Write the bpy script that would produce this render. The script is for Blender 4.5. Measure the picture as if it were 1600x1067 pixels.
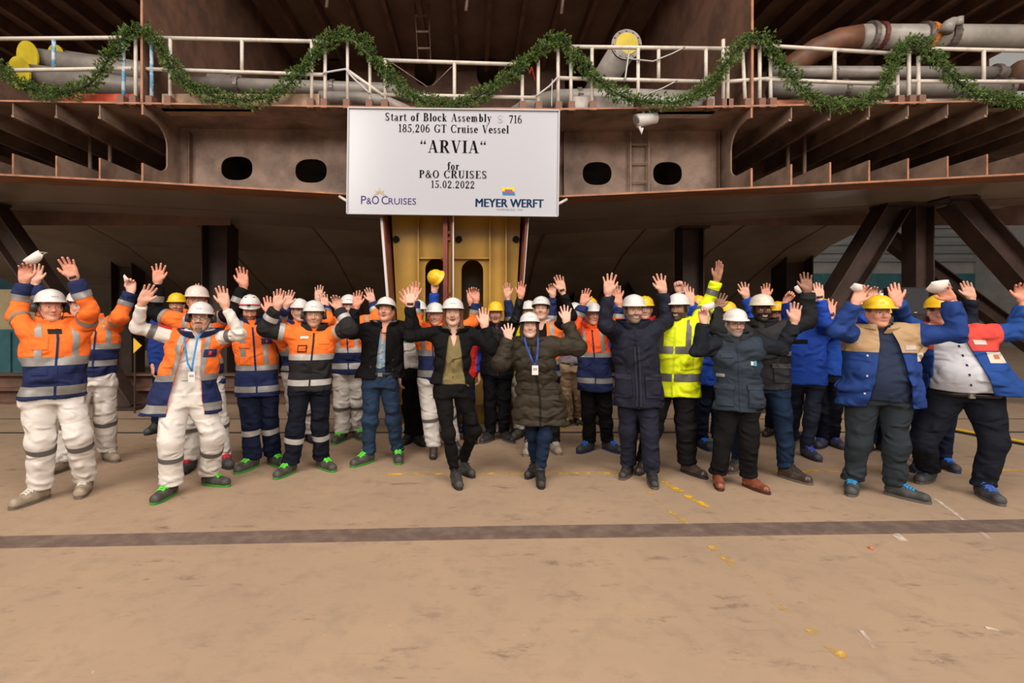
import bpy, bmesh, math, random
import numpy as np
from mathutils import Vector, Matrix
from mathutils.geometry import tessellate_polygon

for o in list(bpy.data.objects):
    bpy.data.objects.remove(o, do_unlink=True)
SC = bpy.context.scene
COL = SC.collection
F = 780.0          # focal length in pixels of the 1600 px frame
PX, PY = 741.0, 498.0   # principal point (vanishing point of the ship's length)
CH = 1.59          # camera height

# ------------------------------------------------------------------ camera
cam_d = bpy.data.cameras.new('camera')
cam_d.sensor_fit = 'HORIZONTAL'
cam_d.sensor_width = 36.0
cam_d.lens = F / 1600.0 * 36.0
cam_d.shift_x = (800.0 - PX) / 1600.0
cam_d.shift_y = -(533.5 - PY) / 1600.0
cam_d.clip_end = 300
cam = bpy.data.objects.new('camera', cam_d)
cam.location = (0, 0, CH)
cam.rotation_euler = (math.pi / 2, 0, 0)
COL.objects.link(cam)
SC.camera = cam

# ------------------------------------------------------------------ world, lamps, exposure
w = bpy.data.worlds.new('hall_air')
SC.world = w
w.use_nodes = True
w.node_tree.nodes['Background'].inputs[0].default_value = (1.0, 0.93, 0.86, 1)
w.node_tree.nodes['Background'].inputs[1].default_value = 0.26

def area(name, loc, target, sx, sy, power, col):
    d = bpy.data.lights.new(name, 'AREA')
    d.shape = 'RECTANGLE'; d.size = sx; d.size_y = sy
    d.energy = power; d.color = col
    o = bpy.data.objects.new(name, d)
    o.location = loc
    o.rotation_euler = (Vector(target) - Vector(loc)).to_track_quat('-Z', 'Y').to_euler()
    COL.objects.link(o)
    return o
# unseen hall lamps on the open side; first two lowered and tilted to light faces
area('unseen_hall_lamp', (-10, -9, 9.5), (-2, 6, 1.2), 10, 5, 1500, (1.0, 0.90, 0.80))
area('unseen_hall_lamp', (10, -9, 9.5), (3, 6, 1.2), 10, 5, 1500, (1.0, 0.90, 0.80))
area('unseen_hall_lamp', (0, -2, 13), (0, 4, 0), 14, 5, 1200, (1.0, 0.91, 0.82))

SC.view_settings.view_transform = 'Standard'
SC.view_settings.look = 'None'
SC.view_settings.gamma = 1.0
SC.view_settings.use_curve_mapping = False
SC.view_settings.exposure = 0.43

# ------------------------------------------------------------------ helpers
def U(px, py, Y):
    return Vector(((px - PX) * Y / F, Y, CH + (PY - py) * Y / F))
def gy(py):
    return F * CH / (py - PY)
def G(px, py):
    Y = gy(py)
    return Vector(((px - PX) * Y / F, Y, 0.0))

def tag(o, label=None, cat=None, group=None, kind=None):
    if label: o['label'] = label
    if cat: o['category'] = cat
    if group: o['group'] = group
    if kind: o['kind'] = kind
    return o

def empty(name, loc, rz=0.0):
    o = bpy.data.objects.new(name, None)
    o.location = loc
    o.rotation_euler = (0, 0, rz)
    o.empty_display_size = 0.1
    COL.objects.link(o)
    return o

MATS = {}
def mat(name, col, rough=0.7, metal=0.0, var=0.0, vscale=3.0, bump=0.0, bscale=60.0, col2=None,
        spec=0.4, thr=(0.4, 0.62), detail=6.0, coat=0.0, stretch=None):
    if name in MATS:
        return MATS[name]
    m = bpy.data.materials.new(name)
    m.use_nodes = True
    nt = m.node_tree
    b = nt.nodes['Principled BSDF']
    b.inputs['Base Color'].default_value = (*col, 1)
    b.inputs['Roughness'].default_value = rough
    b.inputs['Metallic'].default_value = metal
    b.inputs['Specular IOR Level'].default_value = spec
    if coat: b.inputs['Coat Weight'].default_value = coat
    tc = nt.nodes.new('ShaderNodeTexCoord')
    src = tc.outputs['Object']
    if stretch:
        mp = nt.nodes.new('ShaderNodeMapping'); mp.inputs['Scale'].default_value = stretch
        nt.links.new(src, mp.inputs[0]); src = mp.outputs[0]
    if col2 is not None or var > 0:
        n = nt.nodes.new('ShaderNodeTexNoise')
        n.inputs['Scale'].default_value = vscale
        n.inputs['Detail'].default_value = detail
        n.inputs['Roughness'].default_value = 0.62
        nt.links.new(src, n.inputs['Vector'])
        r = nt.nodes.new('ShaderNodeValToRGB')
        r.color_ramp.elements[0].position = thr[0]
        r.color_ramp.elements[1].position = thr[1]
        if col2 is None:
            col2 = tuple(c * (1 - var) for c in col)
        r.color_ramp.elements[0].color = (*col, 1)
        r.color_ramp.elements[1].color = (*col2, 1)
        nt.links.new(n.outputs['Fac'], r.inputs[0])
        nt.links.new(r.outputs[0], b.inputs['Base Color'])
    if bump > 0:
        n2 = nt.nodes.new('ShaderNodeTexNoise')
        n2.inputs['Scale'].default_value = bscale
        n2.inputs['Detail'].default_value = 4.0
        nt.links.new(src, n2.inputs['Vector'])
        bp = nt.nodes.new('ShaderNodeBump')
        bp.inputs['Strength'].default_value = bump
        bp.inputs['Distance'].default_value = 0.01
        nt.links.new(n2.outputs['Fac'], bp.inputs['Height'])
        nt.links.new(bp.outputs[0], b.inputs['Normal'])
    MATS[name] = m
    return m

def mesh_np(name, V, faces, material=None, smooth=True):
    """V (n,3) array, faces (m,k) int array or list of such arrays"""
    me = bpy.data.meshes.new(name)
    V = np.asarray(V, dtype=np.float32)
    if not isinstance(faces, list): faces = [faces]
    faces = [np.asarray(f, dtype=np.int32) for f in faces if len(f)]
    me.vertices.add(len(V))
    me.vertices.foreach_set('co', V.ravel())
    nl = sum(f.size for f in faces); npoly = sum(len(f) for f in faces)
    me.loops.add(nl); me.polygons.add(npoly)
    if npoly:
        me.loops.foreach_set('vertex_index', np.concatenate([f.ravel() for f in faces]))
        st = []; o = 0
        for f in faces:
            k = f.shape[1]
            st.append(o + k * np.arange(len(f))); o += f.size
        me.polygons.foreach_set('loop_start', np.concatenate(st).astype(np.int32))
        me.polygons.foreach_set('use_smooth', np.full(npoly, smooth))
    me.update(calc_edges=True)
    if material: me.materials.append(material)
    return me

def ob(name, me, parent=None, loc=None, mtx=None):
    o = bpy.data.objects.new(name, me)
    COL.objects.link(o)
    if parent: o.parent = parent
    if mtx is not None: o.matrix_basis = mtx
    elif loc is not None: o.location = loc
    return o

class MB:
    """collects simple solids into one mesh"""
    def __init__(self): self.v = []; self.f = []
    def add(self, vs, fs):
        k = len(self.v)
        self.v += [tuple(p) for p in vs]
        self.f += [tuple(i + k for i in f) for f in fs]
        return self
    def hexa(self, p):   # 8 points: bottom 4 ccw, top 4 ccw
        return self.add(p, [(3, 2, 1, 0), (4, 5, 6, 7), (0, 1, 5, 4), (1, 2, 6, 5), (2, 3, 7, 6), (3, 0, 4, 7)])
    def box(self, x0, y0, z0, x1, y1, z1):
        return self.hexa([(x0, y0, z0), (x1, y0, z0), (x1, y1, z0), (x0, y1, z0),
                          (x0, y0, z1), (x1, y0, z1), (x1, y1, z1), (x0, y1, z1)])
    def bar(self, a, b, w, h, up=(0, 0, 1)):
        a, b = Vector(a), Vector(b)
        d = (b - a).normalized(); up = Vector(up)
        s = d.cross(up)
        if s.length < 1e-4: s = d.cross(Vector((0, 1, 0)))
        s.normalize(); t = s.cross(d)
        s *= w / 2; t *= h / 2
        return self.hexa([a - s - t, a + s - t, a + s - t + (b - a), a - s - t + (b - a),
                          a - s + t, a + s + t, a + s + t + (b - a), a - s + t + (b - a)])
    def tube(self, pts, r, n=10, caps=True):
        pts = [Vector(p) for p in pts]
        rr = r if isinstance(r, (list, tuple)) else [r] * len(pts)
        rings = []
        ref = None
        for i, p in enumerate(pts):
            if i == 0: d = pts[1] - p
            elif i == len(pts) - 1: d = p - pts[i - 1]
            else: d = (pts[i + 1] - p).normalized() + (p - pts[i - 1]).normalized()
            d.normalize()
            if ref is None:
                ref = d.cross(Vector((0, 0, 1)))
                if ref.length < 1e-3: ref = d.cross(Vector((0, 1, 0)))
                ref.normalize()
            ref = (ref - d * ref.dot(d)).normalized()
            q = d.cross(ref)
            rings.append([p + (ref * math.cos(2 * math.pi * k / n) + q * math.sin(2 * math.pi * k / n)) * rr[i] for k in range(n)])
        vs = [v for rg in rings for v in rg]
        fs = []
        for i in range(len(pts) - 1):
            for k in range(n):
                a = i * n + k; b2 = i * n + (k + 1) % n
                fs.append((a, b2, b2 + n, a + n))
        if caps:
            fs.append(tuple(reversed(range(n))))
            fs.append(tuple(range((len(pts) - 1) * n, len(pts) * n)))
        return self.add(vs, fs)
    def mesh(self, name, material, smooth=False):
        me = bpy.data.meshes.new(name)
        me.from_pydata(self.v, [], self.f)
        if smooth: me.polygons.foreach_set('use_smooth', [True] * len(me.polygons))
        me.update()
        if material: me.materials.append(material)
        return me
    def build(self, name, material, parent=None, smooth=False, origin=None):
        if origin is not None:
            o = Vector(origin)
            self.v = [tuple(Vector(p) - o) for p in self.v]
        obj = ob(name, self.mesh(name, material, smooth), parent)
        if origin is not None and parent is None: obj.location = origin
        return obj

def rel(parent):
    return tuple(parent.location)

def plate_holes(outer, holes, thick, frame):
    """outline and holes in 2D -> extruded plate; frame maps (u,v,w) to a point"""
    loops = [outer] + holes
    tris = tessellate_polygon([[Vector((u, v, 0)) for u, v in lp] for lp in loops])
    flat = [p for lp in loops for p in lp]
    n = len(flat)
    vs = [frame(u, v, 0) for u, v in flat] + [frame(u, v, thick) for u, v in flat]
    fs = [tuple(t) for t in tris] + [tuple(reversed([i + n for i in t])) for t in tris]
    k = 0
    for lp in loops:
        m = len(lp)
        for i in range(m):
            a, b = k + i, k + (i + 1) % m
            fs.append((a, b, b + n, a + n))
        k += m
    mb = MB(); mb.add(vs, fs)
    return mb

def oval(cx, cy, rx, ry, n=28, flat=0.0):
    pts = []
    for i in range(n):
        a = 2 * math.pi * i / n
        c, s = math.cos(a), math.sin(a)
        x = cx + math.copysign(abs(c) ** 0.8, c) * rx
        y = cy + math.copysign(abs(s) ** 0.8, s) * ry
        pts.append((x, y))
    return pts
# ================================================================== FLOOR AND HALL
YF = 6.9    # depth of the block's front edge
def floor_mat():
    m = bpy.data.materials.new('hall_floor'); m.use_nodes = True
    nt = m.node_tree; N = nt.nodes; L = nt.links
    b = N['Principled BSDF']
    b.inputs['Specular IOR Level'].default_value = 0.28
    tc = N.new('ShaderNodeTexCoord')
    def noise(scale, detail, rough, stretch=None, rot=0):
        mp = N.new('ShaderNodeMapping')
        mp.inputs['Scale'].default_value = stretch or (1, 1, 1)
        mp.inputs['Rotation'].default_value = (0, 0, rot)
        L.new(tc.outputs['Object'], mp.inputs[0])
        n = N.new('ShaderNodeTexNoise'); n.inputs['Scale'].default_value = scale
        n.inputs['Detail'].default_value = detail; n.inputs['Roughness'].default_value = rough
        L.new(mp.outputs[0], n.inputs['Vector']); return n
    def ramp(src, p0, p1, c0=(0, 0, 0, 1), c1=(1, 1, 1, 1)):
        r = N.new('ShaderNodeValToRGB')
        r.color_ramp.elements[0].position = p0; r.color_ramp.elements[1].position = p1
        r.color_ramp.elements[0].color = c0; r.color_ramp.elements[1].color = c1
        L.new(src, r.inputs[0]); return r
    def mix(f, a, bb, mode='MIX'):
        x = N.new('ShaderNodeMix'); x.data_type = 'RGBA'; x.blend_type = mode
        if isinstance(f, float): x.inputs[0].default_value = f
        else: L.new(f, x.inputs[0])
        for s, i in ((a, 6), (bb, 7)):
            if isinstance(s, tuple): x.inputs[i].default_value = s
            else: L.new(s, x.inputs[i])
        return x.outputs[2]
    big = noise(0.9, 4, 0.6)
    base = ramp(big.outputs[0], 0.3, 0.7, (0.385, 0.268, 0.178, 1), (0.320, 0.228, 0.158, 1)).outputs[0]
    med = noise(5.0, 8, 0.7)
    c = mix(ramp(med.outputs[0], 0.50, 0.80).outputs[0], base, (0.26, 0.182, 0.128, 1))
    st = noise(2.2, 10, 0.78, (1, 2.2, 1), 0.5)                   # dark oil stains and scuffs
    c = mix(ramp(st.outputs[0], 0.57, 0.68).outputs[0], c, (0.17, 0.115, 0.085, 1))
    sc = noise(3.0, 9, 0.8, (0.7, 9, 1), -0.9)                    # long scratches
    c = mix(ramp(sc.outputs[0], 0.60, 0.68).outputs[0], c, (0.20, 0.14, 0.105, 1))
    f2 = noise(9.0, 10, 0.85, (1, 3.5, 1), 0.9)                   # fine scuffs
    c = mix(ramp(f2.outputs[0], 0.62, 0.70).outputs[0], c, (0.215, 0.148, 0.105, 1))
    f3 = noise(1.4, 12, 0.9, (4.0, .35, 1), 0.25)                 # long drag marks
    c = mix(ramp(f3.outputs[0], 0.66, 0.72).outputs[0], c, (0.20, 0.14, 0.10, 1))
    sp = noise(26, 3, 0.5)
    c = mix(ramp(sp.outputs[0], 0.75, 0.80).outputs[0], c, (0.55, 0.47, 0.38, 1))
    L.new(c, b.inputs['Base Color'])
    L.new(ramp(med.outputs[0], 0.3, 0.7, (0.5, 0.5, 0.5, 1), (0.75, 0.75, 0.75, 1)).outputs[0], b.inputs['Roughness'])
    bp = N.new('ShaderNodeBump'); bp.inputs['Strength'].default_value = 0.25; bp.inputs['Distance'].default_value = 0.01
    L.new(st.outputs[0], bp.inputs['Height']); L.new(bp.outputs[0], b.inputs['Normal'])
    return m
mb = MB(); mb.add([(-30, -20, 0), (30, -20, 0), (30, 40, 0), (-30, 40, 0), (-30, -20, -.2), (30, -20, -.2), (30, 40, -.2), (-30, 40, -.2)],
                  [(0, 1, 2, 3), (7, 6, 5, 4), (0, 4, 5, 1), (1, 5, 6, 2), (2, 6, 7, 3), (3, 7, 4, 0)])
tag(mb.build('floor', floor_mat()), kind='structure')

# inlaid steel rail strip, joint lines
rail_m = mat('floor_rail', (0.135, 0.092, 0.075), 0.6, 0.1, col2=(0.21, 0.155, 0.12), vscale=7, bump=0.3, bscale=40, thr=(0.42, 0.7))
def quad_strip(name, pts, z, m, parent=None, th=0.004):
    mb = MB(); p = [Vector((q[0], q[1], 0)) for q in pts]
    mb.hexa([(q.x, q.y, z - th) for q in p] + [(q.x, q.y, z) for q in p])
    return mb.build(name, m, parent)
lt, lb, rt, rb = G(-60, 841), G(-60, 858), G(1660, 811), G(1660, 831)
mt_, mbt = G(800, 822), G(800, 842)
ext = [(-9, lb.y), (mbt.x, mbt.y), (mt_.x, mt_.y), (-9, lt.y)]
o = MB()
o.hexa([(-9, 3.22, 0.0), (mbt.x, mbt.y, 0.0), (mt_.x, mt_.y, 0.0), (-9, 3.37, 0.0), (-9, 3.22, .004), (mbt.x, mbt.y, .004), (mt_.x, mt_.y, .004), (-9, 3.37, .004)])
o.hexa([(mbt.x, mbt.y, 0.0), (9, 3.865, 0.0), (9, 4.09, 0.0), (mt_.x, mt_.y, 0.0), (mbt.x, mbt.y, .004), (9, 3.865, .004), (9, 4.09, .004), (mt_.x, mt_.y, .004)])
tag(o.build('trim_1', rail_m), kind='structure')
joint_m = mat('floor_joint', (0.055, 0.045, 0.04), 0.7)
tag(quad_strip('trim_2', [(-12, 6.90), (12, 6.97), (12, 7.05), (-12, 6.98)], 0.003, joint_m), kind='structure')
tag(quad_strip('trim_3', [(-12, 7.9), (12, 7.9), (12, 7.94), (-12, 7.94)], 0.003, joint_m), kind='structure')

def worn(name, col, scale=9, thr=(0.45, 0.58), rough=0.6):
    m = mat(name, col, rough)
    nt = m.node_tree; N = nt.nodes
    b = N['Principled BSDF']
    tc = N.new('ShaderNodeTexCoord'); n = N.new('ShaderNodeTexNoise')
    n.inputs['Scale'].default_value = scale; n.inputs['Detail'].default_value = 8; n.inputs['Roughness'].default_value = 0.7
    r = N.new('ShaderNodeValToRGB'); r.color_ramp.elements[0].position = thr[0]; r.color_ramp.elements[1].position = thr[1]
    nt.links.new(tc.outputs['Object'], n.inputs['Vector']); nt.links.new(n.outputs[0], r.inputs[0])
    nt.links.new(r.outputs[0], b.inputs['Alpha'])
    return m
yel = worn('worn_yellow_paint', (0.70, 0.40, 0.03), 8, (0.46, 0.56))
yel2 = worn('very_worn_yellow_paint', (0.66, 0.40, 0.06), 7, (0.44, 0.58))
yel3 = worn('faded_yellow_paint', (0.60, 0.37, 0.09), 7, (0.52, 0.66))
wht = worn('worn_white_paint', (0.62, 0.52, 0.44), 9, (0.40, 0.6))
def mark(name, a, b, wd, m, label, z=0.003, cat='floor marking'):
    a, b = G(*a), G(*b)
    d = (b - a).normalized(); s = Vector((-d.y, d.x, 0)) * wd / 2
    o = quad_strip(name, [a - s, b - s, b + s, a + s], z, m, th=0.002)
    return tag(o, label, cat)
mark('floor_line', (590, 741), (960, 739), 0.05, yel2, 'faint worn yellow line on the floor at the feet of the two women')
mark('floor_line', (960, 739), (1040, 739), 0.05, yel2, 'worn yellow dashes beside the black dress shoes')
mark('floor_line', (1190, 737), (1375, 735), 0.06, yel, 'yellow line behind the brown leather shoes')
mark('floor_line', (1375, 735), (1620, 735), 0.05, yel2, 'faint yellow line behind the feet of the two stout men in yellow helmets')
mark('floor_line', (1036, 752), (1104, 792), 0.07, yel, 'short bright yellow diagonal dash in front of the navy parka man')
mark('floor_line', (1008, 763), (1165, 900), 0.06, yel3, 'worn yellow diagonal line crossing the dark floor strip')
mark('floor_line', (1165, 900), (1340, 1045), 0.06, yel3, 'pale yellow diagonal paint trace in the open foreground')
mark('floor_line', (1462, 780), (1546, 842), 0.03, wht, 'thin white chalk line in front of the man in the white shirt')
mark('floor_line', (1395, 832), (1412, 845), 0.06, wht, 'short white paint dab just below the dark floor strip')
mark('floor_line', (1345, 985), (1366, 1012), 0.02, wht, 'white scratch mark low in the right foreground')
mark('floor_line', (1540, 981), (1560, 985), 0.02, wht, 'tiny white paint fleck by the right edge of the foreground')
hz = mat('hazard_yellow', (0.75, 0.45, 0.02), 0.55)
a, b = G(1470, 670), G(1660, 706)
d = (b - a).normalized(); s = Vector((-d.y, d.x, 0))
cr = empty('cable_ramp', ((a + b) / 2))
mb = MB(); mb.bar(a + Vector((0, 0, .012)), b + Vector((0, 0, .012)), 0.15, 0.024); mb.build('base', mat('black_rubber', (0.02, 0.02, 0.022), 0.6), cr, origin=cr.location)
mb = MB(); mb.bar(a + s * .03 + Vector((0, 0, .030)), b + s * .03 + Vector((0, 0, .030)), 0.10, 0.012); mb.build('top_strip', hz, cr, origin=cr.location)
tag(cr, 'yellow and black cable ramp lying on the floor at far right', 'cable ramp')
lf = G(1360, 857)
mb = MB(); mb.add([lf + Vector(q) for q in [(-.012, -.012, .004), (.012, -.018, .004), (.016, .014, .004), (-.006, .022, .004), (0, 0, .016), (-.004, .004, .001)]],
                  [(0, 1, 4), (1, 2, 4), (2, 3, 4), (3, 0, 4), (1, 0, 5), (2, 1, 5), (3, 2, 5), (0, 3, 5)])
tag(mb.build('litter_scrap', mat('scrap_orange', (0.6, 0.13, 0.03), 0.6), origin=(lf.x, lf.y, 0)), 'small crumpled orange scrap lying on the open floor', 'litter')

# far hall walls, only glimpsed between the supports
hallw = mat('hall_wall_pale', (0.36, 0.35, 0.33), 0.8, var=0.25, vscale=0.6)
teal = mat('hall_wall_teal', (0.05, 0.16, 0.19), 0.7, var=0.2)
cream = mat('hall_wall_cream', (0.45, 0.37, 0.22), 0.8, var=0.2)
mb = MB(); mb.box(-30, 30, 0, 30, 30.3, 12)
wb = tag(mb.build('wall_back', hallw, origin=(0, 30, 0)), kind='structure')
mb = MB(); mb.box(-30, 29.9, 3.4, 30, 29.98, 4.3); mb.build('wall_band', teal, wb, origin=(0, 30, 0))
for k in range(6):
    mb = MB(); mb.box(6, 29.8, 5.0 + k * .5, 30, 29.9, 5.22 + k * .5); mb.build('louvre', mat('louvre_grey', (0.2, 0.22, 0.24), 0.6), wb, origin=(0, 30, 0))
mb = MB(); mb.box(-30.3, -20, 0, -30, 30, 12)
tag(mb.build('wall_left', cream), kind='structure')
mb = MB(); mb.box(30, -20, 0, 30.3, 30, 12)
tag(mb.build('wall_right', hallw), kind='structure')
# low cabinets/containers by the left wall and tube lamps under the far roof
mb = MB(); mb.box(-13.1, 11.2, 0, -9.9, 12.2, 1.35)
ct = empty('storage_container', (-11.5, 11.7, 0)); mb.build('body', teal, ct, origin=(-11.5, 11.7, 0))
mb = MB(); mb.box(-13.1, 11.25, 1.35, -9.9, 12.15, 2.25); mb.build('upper_panel', cream, ct, origin=(-11.5, 11.7, 0))
for k in range(8):
    mb = MB(); x = -13.0 + k * .43; mb.box(x, 11.15, .08, x + .06, 11.2, 1.3); mb.build('rib', teal, ct, origin=(-11.5, 11.7, 0))
tag(ct, 'teal and cream container standing behind the leftmost man', 'container')
tubem = bpy.data.materials.new('tube_lamp_glow'); tubem.use_nodes = True
tubem.node_tree.nodes['Principled BSDF'].inputs['Emission Color'].default_value = (0.85, 0.95, 1, 1)
tubem.node_tree.nodes['Principled BSDF'].inputs['Emission Strength'].default_value = 1.6
for (px, py, L_, lab) in ((1322, 470, 1.9, 'bright tube lamp glimpsed behind the diagonal strut beside the bearded man'),
                          (1398, 462, 1.2, 'bright tube lamp glimpsed left of the loudspeaker')):
    p = U(px, py, 22)
    t = empty('tube_lamp', p)
    mb = MB(); mb.box(-L_ / 2, -.1, -.14, L_ / 2, .1, .1); mb.build('tube', tubem, t)
    mb = MB(); mb.box(-L_ / 2 - .05, -.12, .1, L_ / 2 + .05, .12, .25); mb.build('housing', hallw, t)
    mb = MB(); mb.bar((0, .1, .0), (0, 29.85 - p.y, .0), .06, .06); mb.build('bracket', hallw, t)
    tag(t, lab, 'lamp')

# ================================================================== SHIP BLOCK
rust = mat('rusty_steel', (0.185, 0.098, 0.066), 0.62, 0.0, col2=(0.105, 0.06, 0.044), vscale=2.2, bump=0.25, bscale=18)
rust_l = mat('rusty_steel_light', (0.265, 0.18, 0.135), 0.6, 0.0, col2=(0.115, 0.075, 0.056), vscale=2.2, bump=0.2, bscale=14, thr=(0.38, 0.66))
rust_o = mat('bare_rust', (0.30, 0.135, 0.07), 0.6, col2=(0.19, 0.075, 0.035), vscale=3.5, bump=0.25, bscale=20, stretch=(.5, 3, 1))
edge_m = mat('plate_edge_rust', (0.36, 0.16, 0.085), 0.6, col2=(0.22, 0.10, 0.06), vscale=5)
hullg = mat('hull_primer_grey', (0.27, 0.225, 0.20), 0.33, 0.0, col2=(0.21, 0.175, 0.152), vscale=0.9, bump=0.08, bscale=6, spec=0.6)
ceil_m = mat('deckhead_brown', (0.26, 0.17, 0.125), 0.7, col2=(0.19, 0.12, 0.09), vscale=1.2)
SO = Vector((0, YF, 3.3))
ship = empty('ship_block', SO)
tag(ship, 'huge rusty brown steel ship hull block raised on supports', 'ship')
def P(name, mbx, m, parent=None, smooth=False):
    return mbx.build(name, m, parent or ship, smooth, origin=SO)
_dx = [(px - PX) * YF / F for px in (-400, 0, 540, 872, 1170, 1600, 2000)]
_dz = [CH + (PY - py) * YF / F for py in (146, 157, 166, 170, 165, 156, 147)]
_bx = [(px - PX) * YF / F for px in (-400, 0, 200, 540, 872, 1250, 1600, 2000)]
_bz = [CH + (PY - py) * YF / F for py in (262, 274, 284, 304, 308, 291, 273, 252)]
zd = lambda x: float(np.interp(x, _dx, _dz))
zb = lambda x: float(np.interp(x, _bx, _bz))
XL, XR = (222 - PX) * YF / F, (1175 - PX) * YF / F
def sheet(xs, zf, y0, y1, th):
    mb = MB()
    for a, b in zip(xs[:-1], xs[1:]):
        mb.hexa([(a, y0, zf(a)), (b, y0, zf(b)), (b, y1, zf(b)), (a, y1, zf(a)),
                 (a, y0, zf(a) + th), (b, y0, zf(b) + th), (b, y1, zf(b) + th), (a, y1, zf(a) + th)])
    return mb
xs_all = sorted(set([-9.5, 10.5] + [x for x in _dx + _bx if -9.5 < x < 10.5]))
P('deck_plate', sheet(xs_all, lambda x: zd(x) - .016, YF, 13, .016), rust_l)
P('plate_edge', sheet(xs_all, lambda x: zd(x) - .02, YF - .012, YF, .024), edge_m)
P('bottom_plate', sheet(xs_all, zb, YF + .42, 22, .016), hullg)
P('bare_margin', sheet(xs_all, zb, YF, YF + .42, .016), rust_o)
P('plate_edge', sheet(xs_all, lambda x: zb(x) - .004, YF - .012, YF, .026), edge_m)
# weld seams on the bottom
for y in (8.6, 10.4, 12.4, 15):
    P('weld_seam', sheet(xs_all, lambda x: zb(x) - .006, y, y + .03, .008), rust)
# the hull bottom curving down towards the keel blocks far behind
xs_k = [-12.5, -9, -5.5, -3, 0, 3, 5.5, 8.2]
mb = MB()
prof_k = [(9.9, 0), (11.5, -.35), (13.5, -1.15), (15.5, -2.2), (16.8, -3.15)]
for xa, xb_ in zip(xs_k[:-1], xs_k[1:]):
    for (ya_, da), (yb_, db) in zip(prof_k[:-1], prof_k[1:]):
        za, zb2 = zb(xa) + .004, zb(xb_) + .004
        mb.hexa([(xa, ya_, za + da), (xb_, ya_, zb2 + da), (xb_, yb_, zb2 + db), (xa, yb_, za + db),
                 (xa, ya_, za + da + .03), (xb_, ya_, zb2 + da + .03), (xb_, yb_, zb2 + db + .03), (xa, yb_, za + db + .03)])
P('hull_curve', mb, mat('hull_tan', (0.31, 0.25, 0.205), 0.45, col2=(0.22, 0.175, 0.14), vscale=.8, spec=.5))
for xk in (-8.0, -5.6, -3.2, -1.2, 1.4, 3.4, 5.4, 7.2):
    mb = MB()
    for (ya_, da), (yb_, db) in zip(prof_k[:-1], prof_k[1:]):
        za = zb(xk) - .004
        mb.hexa([(xk - .02, ya_, za + da), (xk + .02, ya_, za + da), (xk + .02, yb_, za + db), (xk - .02, yb_, za + db),
                 (xk - .02, ya_, za + da + .008), (xk + .02, ya_, za + da + .008), (xk + .02, yb_, za + db + .008), (xk - .02, yb_, za + db + .008)])
    P('weld_seam', mb, rust)
# transverse web with oval manholes between the two girders
YW = YF + 0.86
sx = lambda px: (px - PX) * YW / F
sz = lambda py: CH + (PY - py) * YW / F
holes = [oval(sx(370), sz(263), .245, .185), oval(sx(486), sz(267), .245, .185), oval(sx(933), sz(271), .225, .18), oval(sx(1043), sz(271), .225, .18)]
outer = [(XL, zb(XL) + .01), (_bx[3], zb(_bx[3]) + .01), (_bx[4], zb(_bx[4]) + .01), (XR, zb(XR) + .01), (XR, zd(XR) - .02), (0, zd(0) - .02), (XL, zd(XL) - .02)]
P('web_plate', plate_holes(outer, holes, .016, lambda u, v, t: (u, YW + t, v)), rust_l)
for px in (300, 425, 545, 880, 1000, 1120):   # vertical flat bars welded on the web
    if px in (425, 1000): continue
    mb = MB(); mb.box(sx(px) - .006, YW - .09, zb(sx(px)) + .012, sx(px) + .006, YW, zd(0) - .03); P('web_stiffener', mb, rust)
# girder plates beside the web, with large rounded cutouts
def girder(X, flip):
    z0, z1 = zb(X) + .01, zd(X) - .016
    hh = z1 - z0
    u0 = 0.0
    pts = [(0, z0), (0, z0 + .24 * hh)]
    # rounded notch open to the front
    for k in range(7):
        a = math.pi * 1.5 + k / 6 * math.pi / 2
        pts.append((.30 + .24 * math.cos(a) , z0 + .37 * hh + .13 * hh * math.sin(a)))
    for k in range(7):
        a = k / 6 * math.pi / 2
        pts.append((.26 + .28 * math.cos(a), z0 + .62 * hh + .24 * hh * math.sin(a)))
    pts += [(.10, z0 + .88 * hh), (0, z0 + .86 * hh), (0, z1), (4.5, z1), (4.5, z0)]
    g = P('girder', plate_holes(pts, [], .02, lambda u, v, t: (X + t, YF + u, v)), rust_l)
    mb = MB(); mb.box(X - .004, YF - .01, z0, X + .024, YF + .0, z0 + .24 * hh); P('plate_edge', mb, edge_m)
    mb = MB(); mb.box(X - .004, YF - .01, z0 + .86 * hh, X + .024, YF, z1); P('plate_edge', mb, edge_m)
girder(XL, 1); girder(XR - .02, -1)
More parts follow.
